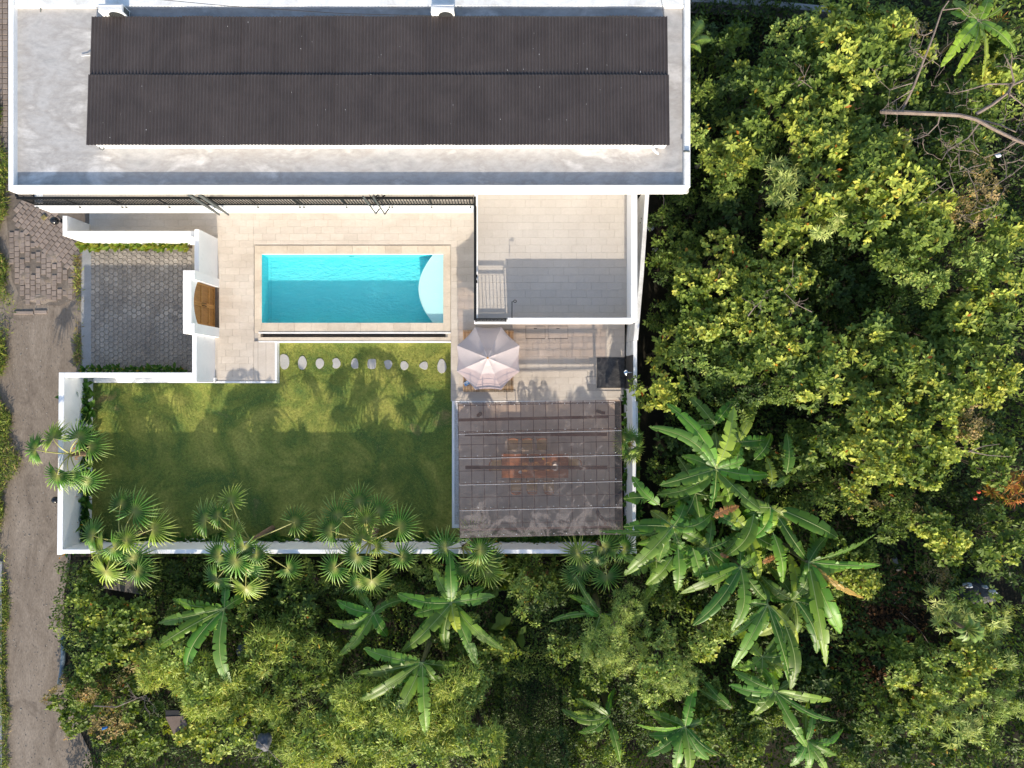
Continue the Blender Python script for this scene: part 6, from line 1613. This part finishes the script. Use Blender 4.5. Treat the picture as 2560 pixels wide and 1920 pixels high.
# dry twigs over the brownish tree and other bare sticks
tw = thing("dry_twigs", "tangle of dry twigs over the brownish tree at the right edge", "twigs", P(2450,470,5.6))
for k in range(16):
    a = P(2450+g.uniform(-90,90), 450+g.uniform(-90,90), 6.0); m = MB(); d = Vector((g.normal(0,1),g.normal(0,1),.1)).normalized(); q = [a]
    for j in range(5): d = (d+Vector(tuple(g.normal(0,.25,3)))*1.0).normalized(); d.z *= .3; q.append(q[-1]+d*.28)
    branch(q, .016, .004, g, 1, m); obj("twig", m, DEADW, tw)
def stick(pts, r0, lab, lvl=1):
    t = thing("bare_branch", lab, "branch", P(*pts[0]), "bare branches in the thicket"); m = MB(); branch(pp(pts), r0, .008, g, lvl, m); obj("stem", m, DEADW, t)
stick([(2420,1130,6.0),(2460,1115,6.1),(2500,1110,6.1)],.02,"pale forked stick on the right of the largest creeper dome",0)
stick([(2424,1128,6.0),(2470,1138,6.1),(2530,1142,6.1)],.025,"long pale stick pointing right from the largest creeper dome",0)
stick([(1995,215,5.2),(2010,205,5.3),(2030,220,5.3)],.02,"bare twigs on the orange-flecked tree east of the roof",2)
stick([(2030,780,5.2),(1990,760,5.2),(1960,730,5.2)],.02,"bare twigs at the east end of the creeper mounds",2)
stick([(1870,790,5.0),(1885,770,5.1),(1905,752,5.1)],.03,"brown bare stalks between the creeper mounds",2)
stick([(2400,1475,1.5),(2420,1462,1.8),(2370,1482,1.2)],.03,"crooked bare branch by the rubbish heap",1)
stick([(2235,1510,1.0),(2280,1470,1.2),(2310,1440,1.3)],.015,"long straight dry stalk over the brown ground",0)
stick([(2250,1530,1.0),(2300,1575,1.2),(2330,1620,1.2)],.015,"thin dry stalk slanting down over the brown ground",0)
stick([(235,1765,3.4),(290,1768,3.6),(345,1745,3.8),(365,1738,3.9)],.03,"thin pale branch lying over the bushes at the lower left",2)
stick([(1655,470,2.0),(1660,500,2.0),(1655,560,1.5)],.03,"slim grey stake standing beside the boundary wall behind the terrace",0)
stick([(1740,420,1.5),(1790,370,1.5)],.09,"thick shaded log leaning near the house's southeast corner",0)
stick([(700,1905,3.8),(665,1870,3.7),(640,1850,3.6)],.015,"pale twigs among the bamboo at the bottom edge",2)

# ---- planting along the walls: one plant each, copied
def hedge_proto(nm, z0, ln, cols, nleaf, org, seed, lean=(0,0)):
    g = np.random.default_rng(seed); n = nleaf
    a = g.uniform(0,6.28,n); el = g.uniform(.25,1.15,n); d = np.stack([np.cos(a)*np.cos(el)+lean[0], np.sin(a)*np.cos(el)+lean[1], np.sin(el)],1)
    pos = np.stack([g.normal(0,.06,n), g.normal(0,.06,n), g.uniform(.25,.62,n)*z0],1)
    c = np.array(cols)[g.integers(0,len(cols),n)]*g.uniform(.8,1.25,(n,1))
    V_,T_,C_ = place_leaves(T_BROAD, pos, d, np.tile([0,0,1.],(n,1))+g.normal(0,.3,(n,3)), g.uniform(.7,1.15,n)*ln, c)
    t = thing(nm, "", "plant", (0,0,0))
    me = fast_mesh('foliage', V_, T_); color_attr(me, C_); link('foliage', me, LEAF, t)
    obj('stem', MB().tube([(0,0,0),(.02,0,z0*.6)], .02, 5), BANT, t)
    if org:
        k = org; a = g.uniform(0,6.28,k); d = np.stack([np.cos(a)*.5,np.sin(a)*.5,np.ones(k)],1)
        V_,T_,C_ = place_leaves(T_NARROW, np.stack([g.normal(0,.1,k),g.normal(0,.1,k),np.full(k,z0*.95)],1), d, np.tile([1.,0,0],(k,1)), np.full(k,.22), np.tile([(.55,.24,.02)],(k,1)))
        me = fast_mesh('flower', V_, T_); color_attr(me, C_); link('flower', me, LEAF, t)
    return t
HC = [(.045,.12,.022),(.065,.155,.028),(.11,.20,.036)]
protos = [hedge_proto('heliconia_plant', .80, .42, HC, 22, 3, 1), hedge_proto('heliconia_plant', .85, .40, HC, 24, 2, 2), hedge_proto('heliconia_plant', .75, .44, HC, 20, 0, 3)]
used = set()
def put(x, y, lab, grp, s_=1.0, z=.1, pool_=protos):
    i = rr.randrange(len(pool_)); p = pool_[i]
    o = p if id(p) not in used else copy_tree(p); used.add(id(p))
    o.location = (x, y, z); o.rotation_euler = (0,0,rr.uniform(0,6.28)); o.scale = (s_,)*3; o["label"] = lab; o["group"] = grp
for k in range(40): put(X(210,.4)+rr.uniform(-.30,.30), Y(958,.4)+(Y(1368,.4)-Y(958,.4))*(k+.5)/40, "dark leafy plant with orange flowers in the row along the west garden wall", "plants along the west garden wall", rr.uniform(1.25,1.6))
for k in range(88):
    x = X(250,.4)+(X(1555,.4)-X(250,.4))*(k+.5)/88; put(x, Y(1358,.4)+rr.uniform(-.16,.16), "dark leafy plant in the row at the foot of the south garden wall", "plants along the south garden wall", rr.uniform(.9,1.2) if x < X(1150) else rr.uniform(1.1,1.3))
for k in range(18): put(X(1577,.4)+rr.uniform(-.12,.08), Y(985,.4)+(Y(1350,.4)-Y(985,.4))*(k+.5)/18, "leafy plant squeezed between the pergola and the east wall", "plants between the pergola and the east wall", rr.uniform(1.0,1.3))
for k in range(13): put(X(212)+(X(476)-X(212))*(k+.5)/13, Y(926)+rr.uniform(-.05,.08), "leafy plant along the lower edge of the hexagon paving", "plants along the lower edge of the forecourt", rr.uniform(.6,.85), .04)
LC = [(.17,.24,.035),(.26,.27,.04),(.11,.18,.03)]
pr2 = [hedge_proto('spider_lily', .55, .46, LC, 12, 0, 5, (0,.15)), hedge_proto('spider_lily', .55, .44, LC, 13, 0, 6, (.1,.1))]
for k in range(20): put(X(212)+(X(480)-X(212))*(k+.5)/20, Y(618)+rr.uniform(-.03,.05), "yellow-green strappy plant along the sunny passage wall above the hexagon paving", "plants along the passage wall", rr.uniform(.7,.95), .04, pr2)
obj("planting_bed", MB().box(X(206),X(482),Y(622)+.005,Y(612),-.05,.055), LITTER, kind="structure")

# ---- oddments on the ground
def poly_obj(nm, pts, z, h, m_, lab, cat):
    return obj(nm, MB().prism(poly_px(pts, z)[::-1], z-h, z, .01), m_, label=lab, cat=cat)
LID = mat("old_concrete", [(0.3,(0.12,0.11,0.10)),(0.7,(0.19,0.175,0.16))], scale=2, rough=.9, fine=.15)
poly_obj("concrete_lid", [(252,1470),(262,1446),(382,1440),(374,1478),(360,1488)], .45, .12, LID, "old grey concrete lid half hidden under the southwest palm", "concrete lid")
for k in range(3): obj("plank", MB().tube([P(368,1428+k*8,.5), P(392,1434+k*9,.5)], .03, 5), DEADW, label=("topmost","middle","lowest")[k]+" of three short boards beside the grey concrete lid", cat="board", group="boards beside the concrete lid")
bx = thing("open_box", "brown open box lying tilted in the bushes at the lower left", "box", P(440,1800,2.2))
obj("side", MB().prism(poly_px([(413,1792),(434,1836),(468,1812),(458,1790)],2.4)[::-1], 2.3, 2.4), mat("box_brown",[(0.3,(0.13,0.095,0.075)),(0.7,(0.18,0.13,0.105))]), bx)
obj("opening", MB().prism(poly_px([(413,1776),(414,1791),(457,1789),(446,1776)],2.38)[::-1], 2.3, 2.38), DARKIN, bx)
obj("bottle", MB().tube([P(256,1822,2.9),P(268,1818,2.9)], [.06,.045], 10), mat("blue_plastic",[(0.3,(0.01,0.10,0.30)),(0.7,(0.02,0.14,0.36))],rough=.3), label="small bright blue plastic bottle in the bushes at the lower left", cat="bottle")
BLU = mat("blue_grey_pipe",[(0.3,(0.10,0.15,0.19)),(0.7,(0.17,0.22,0.26))],rough=.6)
obj("drain_pipe", MB().tube([P(158,1584,.25),P(158,1640,.25),P(154,1680,.22),P(148,1710,.15)], .10, 12), BLU, label="bluish concrete pipe along the lane edge at the lower left", cat="pipe", smooth=True)
TARP = mat("grey_tarp",[(0.3,(0.07,0.075,0.09)),(0.7,(0.13,0.135,0.155))],rough=.6)
def lumpy(nm, u, v, z, sx_, sy_, sz_, m_, lab, cat, grp=None):
    g = np.random.default_rng(int(u+v)); c = P(u,v,z); vs=[];fs=[]; n1,n2=6,12
    for i in range(n1+1):
        a = math.pi/2*i/n1
        for k in range(n2):
            b_ = 2*math.pi*k/n2; q = 1+.18*math.sin(3*b_+i)+g.normal(0,.06); vs.append((c.x+sx_*math.sin(a)*math.cos(b_)*q, c.y+sy_*math.sin(a)*math.sin(b_)*q, max(z-sz_, z-sz_+sz_*math.cos(a)*q)))
    for i in range(n1):
        for k in range(n2): fs.append((i*n2+k,(i+1)*n2+k,(i+1)*n2+(k+1)%n2,i*n2+(k+1)%n2))
    obj(nm, MB().add(vs,fs), m_, label=lab, cat=cat, group=grp, smooth=True)
lumpy("rubble_stone",172,1728,.5,.22,.30,.45,TARP,"blue-grey boulder beside the lane at the end of the bluish pipe","stone")
lumpy("rubble_stone",600,1632,2.2,.22,.30,.3,TARP,"blue-grey smooth shape in the bushes right of the lower-left banana","stone")
lumpy("tarpaulin",655,1862,2.7,.30,.38,.3,TARP,"blue-grey tarpaulin scrap in the bamboo at the bottom","tarpaulin")
lumpy("rubbish_heap",2450,1490,1.1,.95,.60,.9,mat("grey_rubbish",[(0.3,(0.05,0.05,0.055)),(0.7,(0.13,0.125,0.13))],rough=.8),"grey rubbish heap at the right side below the creeper cushion","rubbish heap")
BAG = mat("white_bag",[(0.3,(0.50,0.54,0.60)),(0.7,(0.66,0.68,0.72))],rough=.5)
for (u,v,s_,lab) in ((2425,1466,.20,"leftmost on the rubbish heap"),(2468,1470,.12,"upper right on the rubbish heap"),(2488,1482,.15,"lower right on the rubbish heap"),(1628,568,.18,"behind the terrace beside the boundary wall"),(1640,622,.12,"farther down beside the boundary wall")):
    lumpy("plastic_bag",u,v,1.22 if u > 2000 else .9,s_,s_*.6,.2,BAG,"pale crumpled plastic bag "+lab,"plastic bag","pale plastic bags")
o = obj("pale_brick", MB().bbox(-.10,.10,-.30,.30,0,.12,.01), mat("pale_block",[(0.3,(0.36,0.35,0.34)),(0.7,(0.45,0.44,0.42))]), label="pale rectangular block on the ground right of the big banana clump", cat="block"); c = P(2246,1412,.3); o.location = (c.x,c.y,.1); o.rotation_euler=(0,0,.4)
lumpy("red_wrapper",2152,1571,.5,.10,.09,.1,mat("red_plastic",[(0.3,(0.55,0.05,0.03)),(0.7,(0.65,0.08,0.04))],rough=.4),"bright red wrapper on the brown ground near the banana leaf tips","wrapper")
lumpy("plastic_scrap",2499,387,5.2,.12,.07,.08,BAG,"small white object caught in the dead tree's twigs","plastic scrap")
for (u,v,lab) in ((2450,1230,"upper of two"),(2441,1246,"lower of two")): lumpy("red_flower",u,v,3.4,.07,.07,.1,mat("red_petal",[(0.3,(0.45,0.05,0.03)),(0.7,(0.60,0.10,0.05))]) ,"red hibiscus-like flower left of the croton bush, "+lab,"flower","red flowers by the croton")
# litter and stones on the lane
n_ = 900; m = MB()
for _ in range(n_):
    u = rr.uniform(18,205); v = rr.uniform(560,1915)
    if u > 150 and 935 < v < 1700: continue
    p = P(u,v); s_ = rr.uniform(.008,.028)*(1.6 if rr.random()<.06 else 1); a = rr.uniform(0,6.28)
    m.prism([(p.x+s_*math.cos(a+k*1.2566)*rr.uniform(.6,1.2), p.y+s_*math.sin(a+k*1.2566)*rr.uniform(.5,1.1)) for k in range(5)], 0.0, rr.uniform(.008,.022), .004)
obj("gravel", m, mat("gravel_mixed",[(0.3,(0.10,0.085,0.07)),(0.5,(0.22,0.19,0.16)),(0.7,(0.50,0.47,0.42))],scale=9,rough=.9), kind="stuff", label="loose gravel and grit scattered on the lane", cat="gravel")
print("foliage triangles", TOTAL[0])
